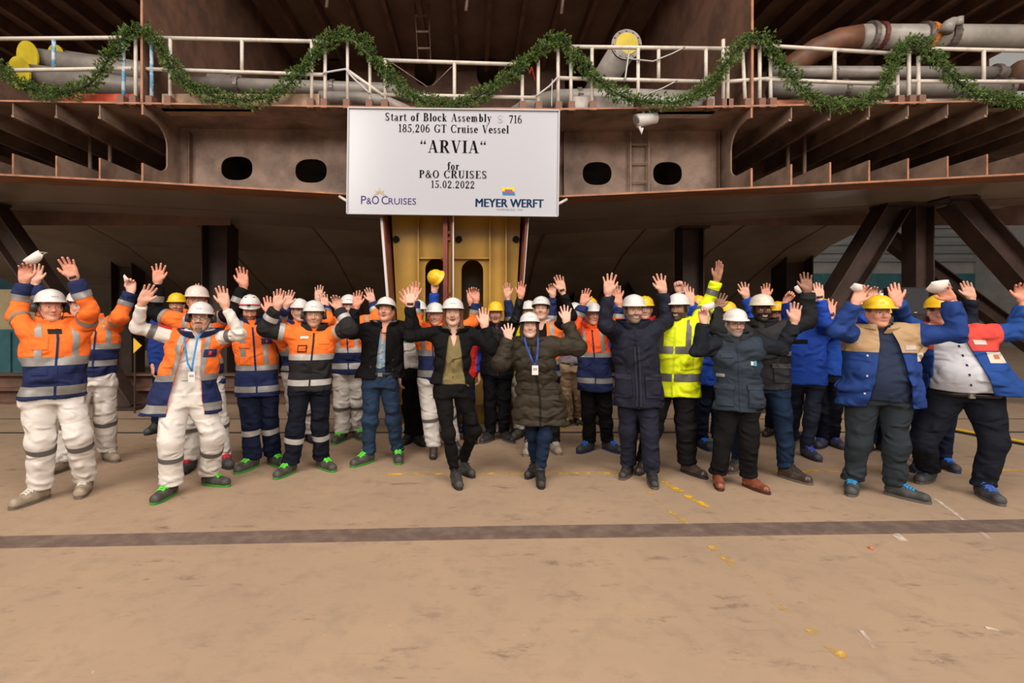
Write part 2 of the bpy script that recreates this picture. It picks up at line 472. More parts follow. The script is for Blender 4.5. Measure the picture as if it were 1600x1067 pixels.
# longitudinal stiffeners outside the girders
stx = [(px - PX) * YF / F for px in (-182, -115, -49, 18, 86, 154)] + [(px - PX) * YF / F for px in (1238, 1299, 1360, 1421, 1483, 1545, 1607, 1669, 1731)]
for X in stx:
    zt = zd(X) - .016
    mb = MB(); mb.hexa([(X - .008, YF + .02, zt - .17), (X + .008, YF + .02, zt - .17), (X + .008, 12.5, zt - .27), (X - .008, 12.5, zt - .27),
                        (X - .008, YF + .02, zt), (X + .008, YF + .02, zt), (X + .008, 12.5, zt), (X - .008, 12.5, zt)])
    mb.hexa([(X - .03, YF + .03, zt - .20), (X + .008, YF + .03, zt - .20), (X + .008, 12.5, zt - .30), (X - .03, 12.5, zt - .30),
             (X - .03, YF + .03, zt - .165), (X + .008, YF + .03, zt - .165), (X + .008, 12.5, zt - .265), (X - .03, 12.5, zt - .265)])
    P('deck_stiffener', mb, rust_l)
    z0 = zb(X) + .016
    mb = MB(); mb.hexa([(X - .008, YF + .03, z0), (X + .008, YF + .03, z0), (X + .008, 12.5, z0), (X - .008, 12.5, z0),
                        (X - .008, YF + .03, z0 + .30), (X + .008, YF + .03, z0 + .30), (X + .008, 12.5, z0 + .34), (X - .008, 12.5, z0 + .34)])
    s = P('bottom_stiffener', mb, rust_l)
    mb = MB(); mb.box(X - .012, YF + .02, z0, X + .012, YF + .03, z0 + .30); P('plate_edge', mb, edge_m)
# set-back transverse webs in the side bays with big rounded openings, a few struts
for (xa, xb_) in ((-9.5, XL), (XR, 10.5)):
    hs = []
    n = int((xb_ - xa) / 1.5)
    for k in range(n):
        c = xa + (k + .5) * (xb_ - xa) / n
        hs.append(oval(c, 3.95, .52, .30))
    P('web_plate', plate_holes([(xa, 3.35), (xb_, 3.35), (xb_, 4.6), (xa, 4.6)], hs, .016, lambda u, v, t: (u, 9.4 + t, v)), rust)
for px in (141, 172, 1257, 1231):
    p = U(px, 250, 8.0); mb = MB(); mb.tube([(p.x, 8.0, zb(p.x)), (p.x, 8.0, zd(p.x))], .028, 8); P('strut', mb, rust_l, smooth=True)
# upper tween deck: deckhead with longitudinals, side girders, far bulkhead
ZC, YB = 8.15, 12.6
mb = MB(); mb.box(-12, YF + .0, ZC, 13, YB + 1.7, ZC + .03); P('deckhead_plate', mb, ceil_m)
x = -11.6
k = 0
while x < 12.6:
    if abs(x - XL) > .2 and abs(x - XR) > .2:
        mb = MB(); mb.box(x - .012, YF + .05, ZC - .30, x + .012, YB, ZC); mb.box(x - .045, YF + .05, ZC - .33, x + .045, YB, ZC - .30)
        P('deckhead_longitudinal', mb, rust)
    x += 0.70
for X in (XL, XR):
    mb = MB(); mb.box(X - .012, YF, zd(X), X + .012, YB, ZC); P('longitudinal_bulkhead', mb, rust)
    mb = MB(); mb.box(X - .016, YF - .012, zd(X), X + .016, YF, ZC); P('plate_edge', mb, edge_m)
bz = lambda py: CH + (PY - py) * YB / F
bxx = lambda px: (px - PX) * YB / F
bh = [oval(bxx(px), bz(py), .28, .36) for px, py in ((423, 105), (472, 108), (527, 110), (665, 112), (762, 112), (900, 130), (1003, 118), (1075, 118))]
P('bulkhead', plate_holes([(-12, 4.6), (13, 4.6), (13, ZC), (-12, ZC)], bh, .016, lambda u, v, t: (u, YB + t, v)), rust)
mb = MB(); mb.box(-12, YB + 1.6, 4.6, 13, YB + 1.7, ZC); P('bulkhead', mb, rust)
# rungs of a ladder seen on the deckhead and dangling hooks
for i, py in enumerate((25, 50, 76)):
    p = U(657 + i * 3, py, 10.4); mb = MB(); mb.box(p.x - .13, p.y - .02, p.z - .02, p.x + .13, p.y + .02, p.z + .02); P('rung', mb, rust_l)
for sgn in (-1, 1):
    a, b = U(657 + sgn * 11, -30, 10.4), U(663 + sgn * 10, 95, 10.4)
    mb = MB(); mb.tube([a, b], .012, 6); P('ladder_rail', mb, rust)
for px, py in ((510, -10), (728, -5), (877, 0)):
    a = U(px + 5, py - 20, 9.2); b = U(px, py + 22, 9.2)
    mb = MB(); mb.tube([(b.x, b.y, ZC), a, b], .03, 8); P('hanger', mb, rust_l, smooth=True)

# --- skeg box under the sign: red-brown sides, yellow bulkhead with arched openings
yelp = mat('tank_yellow', (0.52, 0.31, 0.055), 0.2, 0.0, col2=(0.42, 0.24, 0.04), vscale=1.5, bump=0.06, bscale=5, spec=0.7)
redp = mat('primer_red', (0.20, 0.042, 0.026), 0.45, col2=(0.14, 0.03, 0.02), vscale=3)
whte = mat('lit_edge_and_badge', (0.55, 0.52, 0.50), 0.5)  # white paints in the light caught on skeg plate edges; also the speaker badge
YK = YF
kx = lambda px, Y=YK: (px - PX) * Y / F
kz = lambda py, Y=YK: CH + (PY - py) * Y / F
zt_ = 3.34
def kside(pxt, pxb, sg):
    xt, xb2 = kx(pxt), kx(pxb)
    mb = MB()
    th = .022 * sg
    pts = [(xb2, YK, 0.01), (xb2 + th, YK, 0.01), (xb2 + th, 10.5, 0.01), (xb2, 10.5, 0.01), (xt, YK, zt_), (xt + th, YK, zt_), (xt + th, 10.5, zt_), (xt, 10.5, zt_)]
    mb.hexa(pts)
    P('skeg_side', mb, redp)
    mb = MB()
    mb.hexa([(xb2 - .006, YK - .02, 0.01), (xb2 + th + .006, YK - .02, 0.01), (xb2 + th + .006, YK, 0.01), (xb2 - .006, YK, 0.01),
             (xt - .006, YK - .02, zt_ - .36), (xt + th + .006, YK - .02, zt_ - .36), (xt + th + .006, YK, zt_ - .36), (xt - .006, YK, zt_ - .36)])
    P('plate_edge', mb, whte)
    # outer skin, grey paint
    mb = MB(); e = -.004 * sg
    mb.hexa([(xb2 + e - .004 * sg, YK + .01, 0.01), (xb2 + e, YK + .01, 0.01), (xb2 + e, 10.5, 0.01), (xb2 + e - .004 * sg, 10.5, 0.01),
             (xt + e - .004 * sg, YK + .01, zt_), (xt + e, YK + .01, zt_), (xt + e, 10.5, zt_), (xt + e - .004 * sg, 10.5, zt_)])
    P('skeg_skin', mb, hullg)
kside(595, 621, 1); kside(827, 802, -1)
YY = YF + .42
arch = lambda cpx, w_, pyb, pyt: [(kx(cpx, YY) - w_, kz(pyb, YY)), (kx(cpx, YY) + w_, kz(pyb, YY))] + \
    [(kx(cpx, YY) + w_ * math.cos(a), kz(pyt, YY) - w_ + w_ * math.sin(a)) for a in [i * math.pi / 12 for i in range(13)]]
xl, xr = kx(600, YF) + .03, kx(822, YF) - .03
out = [(kx(623, YF), .02), (kx(800, YF), .02), (xr, zt_ - .18), (xl, zt_ - .18)]
P('skeg_bulkhead', plate_holes(out, [arch(681, .155, 520, 404), arch(738, .16, 520, 406)], .02, lambda u, v, t: (u, YY + t, v)), yelp)
for px in (655, 765, 790):
    mb = MB(); mb.box(kx(px, YY) - .008, YY - .12, .03, kx(px, YY) + .008, YY, zt_ - .30); P('skeg_stiffener', mb, yelp)
for px0, px1, py in ((655, 690, 404), (711, 765, 404), (612, 655, 520), (765, 812, 520), (655, 765, 560), (623, 800, 630)):
    mb = MB(); mb.box(kx(px0, YY), YY - .07, kz(py, YY) - .012, kx(px1, YY), YY, kz(py, YY) + .012); P('skeg_stiffener', mb, yelp)
mb = MB(); mb.box(kx(604, YF), YY - .01, zt_ - .22, kx(818, YF), YY + .03, zt_ - .01); P('skeg_header', mb, redp)
mb = MB(); mb.box(kx(598), YK + .02, zt_ - .06, kx(824), YK + .06, zt_ - .01); P('skeg_header', mb, rust)
mb = MB(); mb.box(kx(655), YK + .0, zt_ - .20, kx(690), YK + .10, zt_ - .02); P('lifting_lug', mb, rust)
mb = MB(); mb.box(kx(692), YK + .04, .02, kx(699), YK + .30, zt_ - .10); P('centre_post', mb, redp)
mb = MB(); mb.box(kx(704), YK + .02, .02, kx(707), YK + .32, zt_ - .10); P('centre_post', mb, redp)
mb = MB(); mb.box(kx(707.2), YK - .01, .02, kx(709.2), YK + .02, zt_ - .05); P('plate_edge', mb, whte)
for py in (362, 372, 459, 467, 560):
    mb = MB(); mb.box(kx(699), YK + .06, kz(py) - .02, kx(704), YK + .2, kz(py) + .02); P('rung', mb, redp)
for px in (619, 717, 806):  # black discs paint in the shade inside the drain holes
    mb = MB(); p = U(px, 374, YY - .02)
    mb.tube([(p.x, p.y - .012, p.z), (p.x, p.y + .01, p.z)], .05, 12); P('drain_hole_shade', mb, mat('hole_shade_black', (0.01, 0.008, 0.006), 0.9))
mb = MB(); mb.box(kx(622), YK + .10, 0.0, kx(801), YY - .02, .05); P('skeg_glow_strip', mb, mat('floor_glow_white', (0.62, 0.58, 0.50), 0.5))  # white box stands in for the glow of light along the floor
mb = MB(); mb.box(kx(623), YY + 1.6, .02, kx(800), YY + 1.65, zt_); P('skeg_bulkhead', mb, yelp)

# ================================================================== SUPPORTS UNDER THE HULL
supm = mat('support_brown', (0.062, 0.034, 0.026), 0.55, col2=(0.035, 0.022, 0.018), vscale=2.5, bump=0.15, bscale=20)
def hbeam(mb, a, b, w_=.32, t=.022):
    a, b = Vector(a), Vector(b)
    d = (b - a).normalized()
    f = Vector((0, 1, 0)); f = (f - d * f.dot(d)).normalized(); s = d.cross(f)
    for sg in (-1, 1):
        q = s * sg * w_ / 2
        mb.bar(a + q, b + q, .0 + t, w_, up=f)
    mb.bar(a, b, w_, t, up=f)
def support(px, pyt, Y, label, w_=.34):
    X = (px - PX) * Y / F
    zt = zb(X) - .01
    e = empty('hull_support', (X, Y, 0))
    mb = MB(); hbeam(mb, (0, 0, 0.03), (0, 0, zt - .04), w_); mb.build('column', supm, e)
    mb = MB(); mb.box(-.3, -.3, 0, .3, .3, .03); mb.build('foot_plate', supm, e)
    mb = MB(); mb.box(-.28, -.3, zt - .04, .28, .3, zt); mb.build('head_plate', supm, e)
    tag(e, label, 'support')
    return e
support(344, 350, 10.0, 'brown steel column under the hull above the man in the open orange vest', .48)
support(1077, 355, 10.0, 'brown steel column under the hull behind the raised yellow sleeve', .40)
support(1434, 340, 8.8, 'brown steel column under the hull behind the stout man in the tan and blue jacket', .30)
support(200, 400, 12.5, 'dark column far under the hull between the left men', .5)
support(1237, 430, 12.2, 'dark column far under the hull right of the bearded man', .62)
support(880, 430, 13.5, 'dark column far under the hull right of the yellow skeg', .5)
support(455, 430, 14.0, 'dark column far under the hull left of the yellow skeg', .5)
support(960, 430, 15.0, 'dark column deepest under the hull behind the navy parka man', .5)
def strut(a, b, label, w_=.30):
    a, b = Vector(a), Vector(b)
    base = a if a.z < b.z else b
    e = empty('diagonal_strut', base)
    mb = MB(); hbeam(mb, a - base, b - base, w_); mb.build('beam', supm, e)
    for p in (a - base, b - base):
        mb = MB(); mb.box(p.x - .25, p.y - .2, p.z - .02, p.x + .25, p.y + .2, p.z + .02); mb.build('end_plate', supm, e)
    tag(e, label, 'strut')
def onhull(px, Y): 
    X = (px - PX) * Y / F; return Vector((X, Y, zb(X) - .03))
def onfloor(px, Y): return Vector(((px - PX) * Y / F, Y, .03))
strut(onhull(1395, 8.6), onfloor(1200, 8.6), 'diagonal steel strut leaning left from the right column', .36)
strut(onhull(1490, 8.3), onfloor(1790, 8.3), 'diagonal steel strut descending to the right edge of the picture', .36)
strut(onhull(1370, 11.5), onfloor(1700, 11.5), 'thinner diagonal strut crossing behind the man in the white shirt', .3)
strut(onhull(-20, 8.8), onfloor(200, 8.8), 'diagonal steel strut behind the leftmost man', .34)
strut(onhull(140, 13.2), onfloor(330, 13.2), 'far diagonal strut behind the left group', .34)
strut(onhull(930, 13), onfloor(1060, 13), 'far diagonal strut behind the navy parka man', .45)
def floorbeam(x0, x1, Y, label, n=2):
    e = empty('skid_beam', ((x0 + x1) / 2, Y, 0))
    L_ = (x1 - x0) / 2
    for k in range(n):
        mb = MB(); z = k * .28
        mb.box(-L_, -.16, z, L_, .16, z + .025); mb.box(-L_, -.16, z + .255, L_, .16, z + .279); mb.box(-L_, -.01, z + .025, L_, .01, z + .255)
        mb.build('beam', rust, e)
    tag(e, label, 'steel beam')
floorbeam(-9.5, -2.4, 9.4, 'stacked rusty steel beams lying on the floor behind the left group')
floorbeam(2.2, 9.5, 9.4, 'stacked rusty steel beams lying on the floor behind the right group')
# loudspeaker on a stand behind the right men
sp = U(1415, 492, 7.6)
e = empty('loudspeaker', (sp.x, 7.6, 0))
spb = mat('speaker_black', (0.016, 0.017, 0.02), 0.5)
zz = CH + (PY - 494) * 7.6 / F
mb = MB(); mb.box(-.21, -.16, zz, .21, .16, zz + .43); mb.build('cabinet', spb, e)
mb = MB(); mb.box(-.19, -.17, zz + .03, .19, -.16, zz + .41); mb.build('grille', mat('speaker_grille', (0.025, 0.027, 0.032), 0.7, bump=.4, bscale=300), e)
mb = MB(); mb.box(-.02, -.175, zz + .05, .02, -.17, zz + .06); mb.build('badge', whte, e)
mb = MB(); mb.tube([(0, 0, .25), (0, 0, zz)], .018, 8); mb.build('pole', spb, e)
for k in range(3):
    a = k * 2.094 + .5
    mb = MB(); mb.tube([(0, 0, .5), (.35 * math.cos(a), .35 * math.sin(a), .02)], .013, 6); mb.build('leg', spb, e)
tag(e, 'black loudspeaker on a stand behind the two men in yellow helmets', 'loudspeaker')

# yellow triangular warning plate left
p = U(214, 540, 8.4)
e = empty('warning_plate', (p.x, p.y, 0))
mb = MB(); z = p.z
mb.add([(-.06, 0, z - .13), (.08, 0, z), (-.06, 0, z + .13), (-.06, .01, z - .13), (.08, .01, z), (-.06, .01, z + .13)],
       [(0, 1, 2), (5, 4, 3), (0, 3, 4, 1), (1, 4, 5, 2), (2, 5, 3, 0)]); mb.build('plate', hz, e)
mb = MB(); mb.tube([(-.05, .02, 0), (-.05, .02, z + .13)], .015, 6); mb.build('post', supm, e)
tag(e, 'yellow triangular plate on a thin post between the left men', 'sign')

# ================================================================== RAILINGS ON THE DECK EDGE
YR = YF + .06
railm = mat('rail_white', (0.56, 0.51, 0.45), 0.45, col2=(0.40, 0.35, 0.30), vscale=6, thr=(.5, .7))
railb = mat('rail_blue_worn', (0.42, 0.50, 0.58), 0.5, col2=(0.10, 0.26, 0.42), vscale=9, thr=(.46, .52))
clampm = mat('rail_clamp', (0.16, 0.075, 0.05), 0.6)
def railing(label, tops, posts, m=None, r=.027):
    m = m or railm
    xm = sum(p[0] for p in posts) / len(posts)
    X = (xm - PX) * YR / F
    e = empty('guard_rail', (X, YR, zd(X)))
    O = e.location
    for i, (a, b) in enumerate(tops):
        mb = MB(); A, B = U(*a, YR), U(*b, YR); mb.tube([A, B], r, 10)
        mb.build('top_rail' if i == 0 else 'mid_rail', m, e, True, origin=O)
    for q in posts:
        px, y0, y1 = q[:3]; mm = q[3] if len(q) > 3 else m
        px2 = q[4] if len(q) > 4 else px
        A = U(px, y0, YR); B = U(px2, y1, YR)
        floor = y1 > 148
        if floor: B.z = zd(B.x) - .0
        mb = MB(); mb.tube([A, B], r * .92, 10); po = mb.build('post', mm, e, True, origin=O)
        if floor:
            mb = MB(); mb.box(B.x - .045, YR - .07, B.z - .03, B.x + .045, YR + .05, B.z + .10); mb.build('clamp', clampm, po, origin=O)
    tag(e, label, 'railing')
    return e
railing('white deck railing at far left before the yellow capped pipes',
        [((-60, 61), (196, 59)), ((-60, 111), (205, 107))], [(-40, 60, 158), (84, 60, 110, railb), (193, 62, 158, railb), (212, 52, 158)])
railing('white deck railing left of the sign with a low garland swag',
        [((237, 59), (505, 65)), ((229, 108), (508, 117))], [(237, 60, 158, railb), (266, 60, 160), (378, 62, 113), (487, 65, 162), (508, 80, 162)])
railing('pair of white railing posts above the left end of the sign',
        [((543, 110), (600, 150))], [(543, 52, 166), (578, 88, 168)], r=.024)
railing('lower white railing directly above the sign',
        [((596, 94), (812, 101)), ((596, 148), (842, 153))], [(602, 92, 172), (710, 98, 150), (816, 118, 172), (841, 94, 172)])
railing('white deck railing right of the sign before the yellow ended pipe',
        [((884, 73), (1128, 76)), ((870, 122), (1118, 128))], [(872, 62, 170), (892, 75, 168), (925, 76, 165), (997, 75, 160), (1029, 78, 126), (1103, 76, 126), (1106, 140, 170), (1130, 62, 168)])
railing('white railing posts beside the right girder',
        [((1130, 76), (1200, 72)), ((1130, 128), (1215, 122))], [(1137, 76, 165), (1160, 78, 162, railm, 1165), (1187, 64, 162), (1204, 88, 165)])
railing('white deck railing at right before the big grey pipes',
        [((1206, 72), (1402, 84)), ((1196, 124), (1402, 132))], [(1304, 80, 130), (1402, 118, 172), (1420, 76, 174), (1435, 88, 160)])
railing('white deck railing at the far right edge',
        [((1446, 76), (1680, 81)), ((1424, 127), (1680, 128))], [(1537, 78, 128), (1640, 80, 160)])

# cables and chains hung on the railing
cabm = mat('chain_steel', (0.32, 0.31, 0.30), 0.4, 0.6)
ropem = mat('lashing_rope', (0.42, 0.42, 0.44), 0.8)
def rope(name, pts, r, m, label, Y=YR - .05, cat='rope'):
    q = [U(px, py, Y) for px, py in pts]
    # small sag by subdividing
    f = []
    for a, b in zip(q[:-1], q[1:]):
        for k in range(4): f.append(a.lerp(b, k / 4))
    f.append(q[-1])
    mb = MB(); mb.tube(f, r, 6)
    tag(mb.build(name, m, None, True, origin=q[0]), label, cat)
rope('lashing_chain', [(543, 56), (560, 70), (578, 88)], .012, ropem, 'grey lashing between the two posts above the sign left end')
rope('lashing_chain', [(505, 114), (540, 108), (552, 122), (578, 146)], .014, ropem, 'grey rope tied around the posts left of the sign')
rope('lashing_chain', [(838, 150), (858, 135), (872, 120)], .013, ropem, 'grey rope from the low railing up to the tall post')
rope('lashing_chain', [(984, 75), (980, 100), (976, 128)], .014, cabm, 'steel chain hanging before the yellow ended pipe')
rope('lashing_chain', [(985, 92), (1020, 96), (1050, 84), (1070, 74)], .012, cabm, 'steel chain looped along the railing right of the yellow ended pipe')
rope('lashing_chain', [(1005, 150), (1035, 138), (1058, 126)], .011, cabm, 'steel chain sloping below the railing right of the yellow ended pipe')
rope('lashing_chain', [(863, 124), (862, 150), (862, 168)], .010, cabm, 'thin chain hanging straight down by the right corner of the sign')
rope('tension_wire', [(612, 98), (668, 136)], .008, rust_l, 'rusty wire behind the railing above the sign, left strand', YR + .3)
rope('tension_wire', [(706, 104), (676, 134)], .008, rust_l, 'rusty wire behind the railing above the sign, right strand', YR + .3)
rope('warning_tape', [(827, 115), (831, 105), (836, 126)], .012, mat('tape_red', (0.6, 0.03, 0.02), 0.5), 'red tape loop hanging right of the sign garland', YR + .1, 'tape')
# low toe boards and deck clutter
for (p0, p1, c, lab) in (((255, 148), (500, 158), (0.34, 0.22, 0.14), 'plywood toe board on the deck left of the sign'),
                         ((890, 152), (1115, 164), (0.42, 0.38, 0.36), 'pale metal toe board on the deck right of the sign'),
                         ((1190, 158), (1275, 166), (0.42, 0.14, 0.07), 'red brown plate lying on the deck edge at right'),
                         ((1345, 158), (1415, 166), (0.40, 0.35, 0.30), 'pale plate on the deck edge under the right garland peak'),
                         ((1440, 156), (1600, 165), (0.36, 0.30, 0.28), 'grey plate on the deck edge at far right'),
                         ((100, 148), (210, 156), (0.50, 0.07, 0.03), 'orange red hose bundle box on the deck at left')):
    a, b = U(*p0, YF + .16), U(*p1, YF + .16)
    zz = min(zd(a.x), zd(b.x))
    mb = MB(); mb.box(a.x, YF + .13, zz - .0, b.x, YF + .19, a.z)
    mb.box(a.x, YF + .13, zz, b.x, YF + .34, zz + .02)
    tag(mb.build('toe_board', mat('board_%d' % int(p0[0]), c, .6, var=.35, vscale=5), origin=((a.x + b.x) / 2, YF + .16, zz)), lab, 'board')

# ================================================================== PIPES ON THE DECK
pipem = mat('pipe_grey', (0.24, 0.215, 0.195), 0.42, col2=(0.17, 0.15, 0.135), vscale=3, spec=.5)
pipew = mat('pipe_pale', (0.36, 0.33, 0.30), 0.4, col2=(0.26, 0.24, 0.215), vscale=3, spec=.5)
capy = mat('cap_yellow', (0.55, 0.43, 0.02), 0.5, var=.2, vscale=4)
steelf = mat('flange_steel', (0.20, 0.18, 0.17), 0.4, 0.4, col2=(0.12, 0.09, 0.08), vscale=8)
orng = mat('ring_orange', (0.62, 0.20, 0.03), 0.5)
def pipe(label, pts, r, Y, m=pipem, cap=None, flanges=(), name='pipe', zs=1.0):
    q = [U(p[0], p[1], Y + (p[2] if len(p) > 2 else 0)) for p in pts]
    O = q[0]
    e = empty(name, O)
    mb = MB(); mb.tube(q, r, 20); mb.build('tube', m, e, True, origin=O)
    if cap:
        d = (q[0] - q[1]).normalized()
        mb = MB(); mb.tube([q[0], q[0] + d * .04], [r * 1.12, r * 1.12], 24); mb.build('end_cap', cap, e, origin=O)
    for fpx, fm, fr, fw in flanges:
        for a, b in zip(q[:-1], q[1:]):
            pa = a.x * F / a.y + PX; pb = b.x * F / b.y + PX
            if min(pa, pb) <= fpx <= max(pa, pb):
                c = a.lerp(b, (fpx - pa) / (pb - pa)); d = (b - a).normalized()
                mb = MB(); mb.tube([c - d * fw / 2, c + d * fw / 2], r * fr, 22); fl = mb.build('flange', fm, e, origin=O)
                ref = d.cross(Vector((0, 0, 1))).normalized(); q2 = d.cross(ref)
                for k in range(10):
                    an = k * .628
                    bp = c - d * (fw / 2 + .01) + (ref * math.cos(an) + q2 * math.sin(an)) * r * (fr * .5 + .52)
                    mb = MB(); mb.tube([bp, bp + d * (fw + .02)], .012, 6); mb.build('bolt', steelf, fl, origin=O)
                break
    tag(e, label, 'pipe')
# yellow capped pipes at left (ends turned to the camera side)
def capped(px, py, r, label, Y=8.2):
    a = U(px, py, Y); b = a + Vector((2.6, .9, .02))
    e = empty('capped_pipe', a)
    d = (b - a).normalized()
    n = Vector((-.75, -.66, 0)).normalized()
    mb = MB(); mb.tube([(0, 0, 0), b - a], r, 20); mb.build('tube', pipem, e, True)
    n = Vector((-.30, -.93, -.2)).normalized(); mb = MB(); mb.tube([n * .10 + d * -.05, n * .125 + d * -.05], r * 1.45, 28); mb.build('end_cap', capy, e)
    tag(e, label, 'pipe')
capped(62, 93, .16, 'grey pipe with a yellow end cap at left, upper one', 7.9)
capped(50, 118, .16, 'grey pipe with a yellow end cap at far left, lowest one', 7.6)
capped(104, 92, .13, 'grey pipe with a yellow end cap right of the leftmost railing post', 8.6)
capped(90, 117, .13, 'grey pipe with a yellow rim just above the left garland dip', 8.1)
pipe('long grey pipe along the deck left of the sign', [(262, 130), (600, 141), (640, 150, .3)], .115, 8.1, pipem, flanges=((372, steelf, 1.25, .06), (520, steelf, 1.2, .05)))
pipe('pale curved pipe low on the deck left of the sign', [(500, 152), (560, 153), (600, 158), (640, 176)], .09, 7.6, pipew)
pipe('pale pipe lying on the deck right of the sign', [(805, 180), (830, 164), (870, 154), (960, 152), (1080, 156)], .13, 7.5, pipew, flanges=((905, steelf, 1.12, .05),))
a = U(978, 71, 8.6)
e = empty('pipe_stub', a)
mb = MB(); mb.tube([(0, 0, 0), (-.35, 1.3, -.45)], .23, 24); mb.build('tube', pipew, e, True)
mb = MB(); mb.tube([(0, 0, 0), (.0, -.04, .0)], .26, 24); mb.build('flange', steelf, e)
mb = MB(); mb.tube([(0, -.04, 0), (0, -.06, 0)], .19, 24); mb.build('end_cap', capy, e)
for k in range(12):
    an = k * math.pi / 6
    mb = MB(); c = Vector((.228 * math.cos(an), -.04, .228 * math.sin(an))); mb.tube([c, c + Vector((0, -.02, 0))], .014, 6); mb.build('bolt', steelf, e)
tag(e, 'pale pipe stub whose round end is yellow, above the right railing', 'pipe')
pipe('thick grey pipe high at right with flanges, brown at its left end', [(1344, 58), (1480, 58), (1700, 60)], .20, 8.6, pipew,
     flanges=((1357, steelf, 1.25, .07), (1372, mat('flange_dark_red', (0.12, 0.03, 0.025), .5), 1.2, .06), (1450, orng, 1.16, .06), (1440, steelf, 1.22, .05), (1480, steelf, 1.14, .12)))
pipe('brown rusty pipe bend at right running down into the deck', [(1344, 58), (1310, 63, .1), (1275, 78, .2), (1240, 100, .4), (1225, 150, .5)], .20, 8.6,
     mat('pipe_brown', (0.17, 0.072, 0.04), .5, col2=(.10, .05, .03), vscale=4))
pipe('middle grey pipe behind the right railing', [(1203, 113), (1570, 114)], .10, 8.2, pipem, flanges=((1300, steelf, 1.2, .05), (1556, steelf, 1.4, .07)))
pipe('lower grey pipe behind the right railing', [(1203, 140), (1575, 139)], .13, 8.0, pipem, flanges=((1318, steelf, 1.15, .05), (1572, steelf, 1.25, .06)))
pipe('brown pipe end at the far right above the garland', [(1590, 118), (1700, 116)], .24, 8.4, rust)
a = U(1478, 40, 8.3); e = empty('valve_cover', a)
mb = MB(); mb.tube([(0, 0, -.1), (.05, 0, .02), (.12, 0, .07), (.2, 0, .09)], [.10, .09, .07, .05], 14); mb.build('cover', pipew, e, True)
mb = MB(); mb.tube([(.2, -.02, .0), (.2, -.02, .12)], .06, 12); mb.build('flap', pipew, e, True)
tag(e, 'crumpled pale cover on top of the thick right pipe', 'cover')

# ladder on the web plate, floodlight beneath the deck edge
e = empty('steel_ladder', (sx(997), YW - .06, 3.3))
for px in (983, 1011):
    mb = MB(); mb.box(sx(px) - .012, YW - .08, zb(0) + .02, sx(px) + .012, YW - .05, sz(208)); mb.build('side_rail', rust_l, e, origin=e.location)
for py in (228, 257, 286):
    mb = MB(); mb.tube([(sx(983), YW - .065, sz(py)), (sx(1011), YW - .065, sz(py))], .011, 8); mb.build('rung', rust_l, e, origin=e.location)
tag(e, 'narrow steel ladder between two oval manholes right of the sign', 'ladder')
lampw = mat('lamp_white', (0.6, 0.58, 0.56), 0.35)
p = U(1005, 190, YF + .1)
e = empty('floodlight', p)
mb = MB(); mb.tube([(-.09, 0, .01), (.19, .02, .06)], [.095, .075], 16); mb.build('housing', lampw, e, True)
mb = MB(); mb.tube([(-.10, 0, .005), (-.09, 0, .01)], [.085, .095], 16); mb.build('lens', mat('lens_glass', (0.25, 0.25, 0.27), .15), e)
mb = MB(); mb.bar((0, 0, .08), (0, 0, zd(p.x) - p.z - .02), .03, .03); mb.build('bracket', lampw, e)
mb = MB(); mb.tube([(-.06, -.02, -.08), (-.03, -.02, -.17), (-.02, -.02, -.10)], .02, 8); mb.build('cable_gland', lampw, e)
tag(e, 'white cylindrical floodlight fixed under the deck edge above the ladder', 'lamp')

# ================================================================== PINE GARLAND
gpts = [(-60, 60), (-20, 92), (0, 105), (20, 124), (60, 141), (105, 145), (145, 127), (172, 88), (200, 50), (222, 48), (240, 56), (262, 95), (290, 130), (330, 149), (385, 156), (430, 147), (470, 112), (500, 75),
        (530, 53), (560, 60), (592, 98), (625, 136), (665, 159), (720, 160), (770, 137), (820, 97), (850, 74), (876, 58), (895, 86), (925, 117), (965, 147), (1010, 159), (1065, 158), (1110, 132),
        (1140, 92), (1163, 63), (1194, 60), (1215, 92), (1245, 130), (1280, 158), (1330, 164), (1372, 146), (1396, 102), (1410, 72), (1430, 64), (1455, 82), (1485, 117), (1525, 146), (1565, 153), (1610, 160), (1680, 150)]
GY = YF - .05
gp = [U(px, py, GY) for px, py in gpts]
path = []
for i in range(1, len(gp) - 2):
    p0, p1, p2, p3 = gp[i - 1], gp[i], gp[i + 1], gp[i + 2]
    n = max(2, int((p2 - p1).length / .035))
    for k in range(n):
        t = k / n
        path.append(.5 * ((2 * p1) + (p2 - p0) * t + (2 * p0 - 5 * p1 + 4 * p2 - p3) * t * t + (3 * p1 - p0 - 3 * p2 + p3) * t ** 3))
rng = random.Random(4)
gar = empty('pine_garland', (0, GY, 4.6)); GO = gar.location
tag(gar, 'long green pine garland draped in swags over the white railing', 'garland')
mb = MB(); mb.tube(path, .014, 6); mb.build('stem', mat('garland_stem', (0.015, 0.03, 0.01), .8), gar, True, origin=GO)
gm1 = mat('pine_green', (0.135, 0.215, 0.045), .6, col2=(0.045, 0.095, 0.02), vscale=9, thr=(.35, .65))
V, Fc = [], []
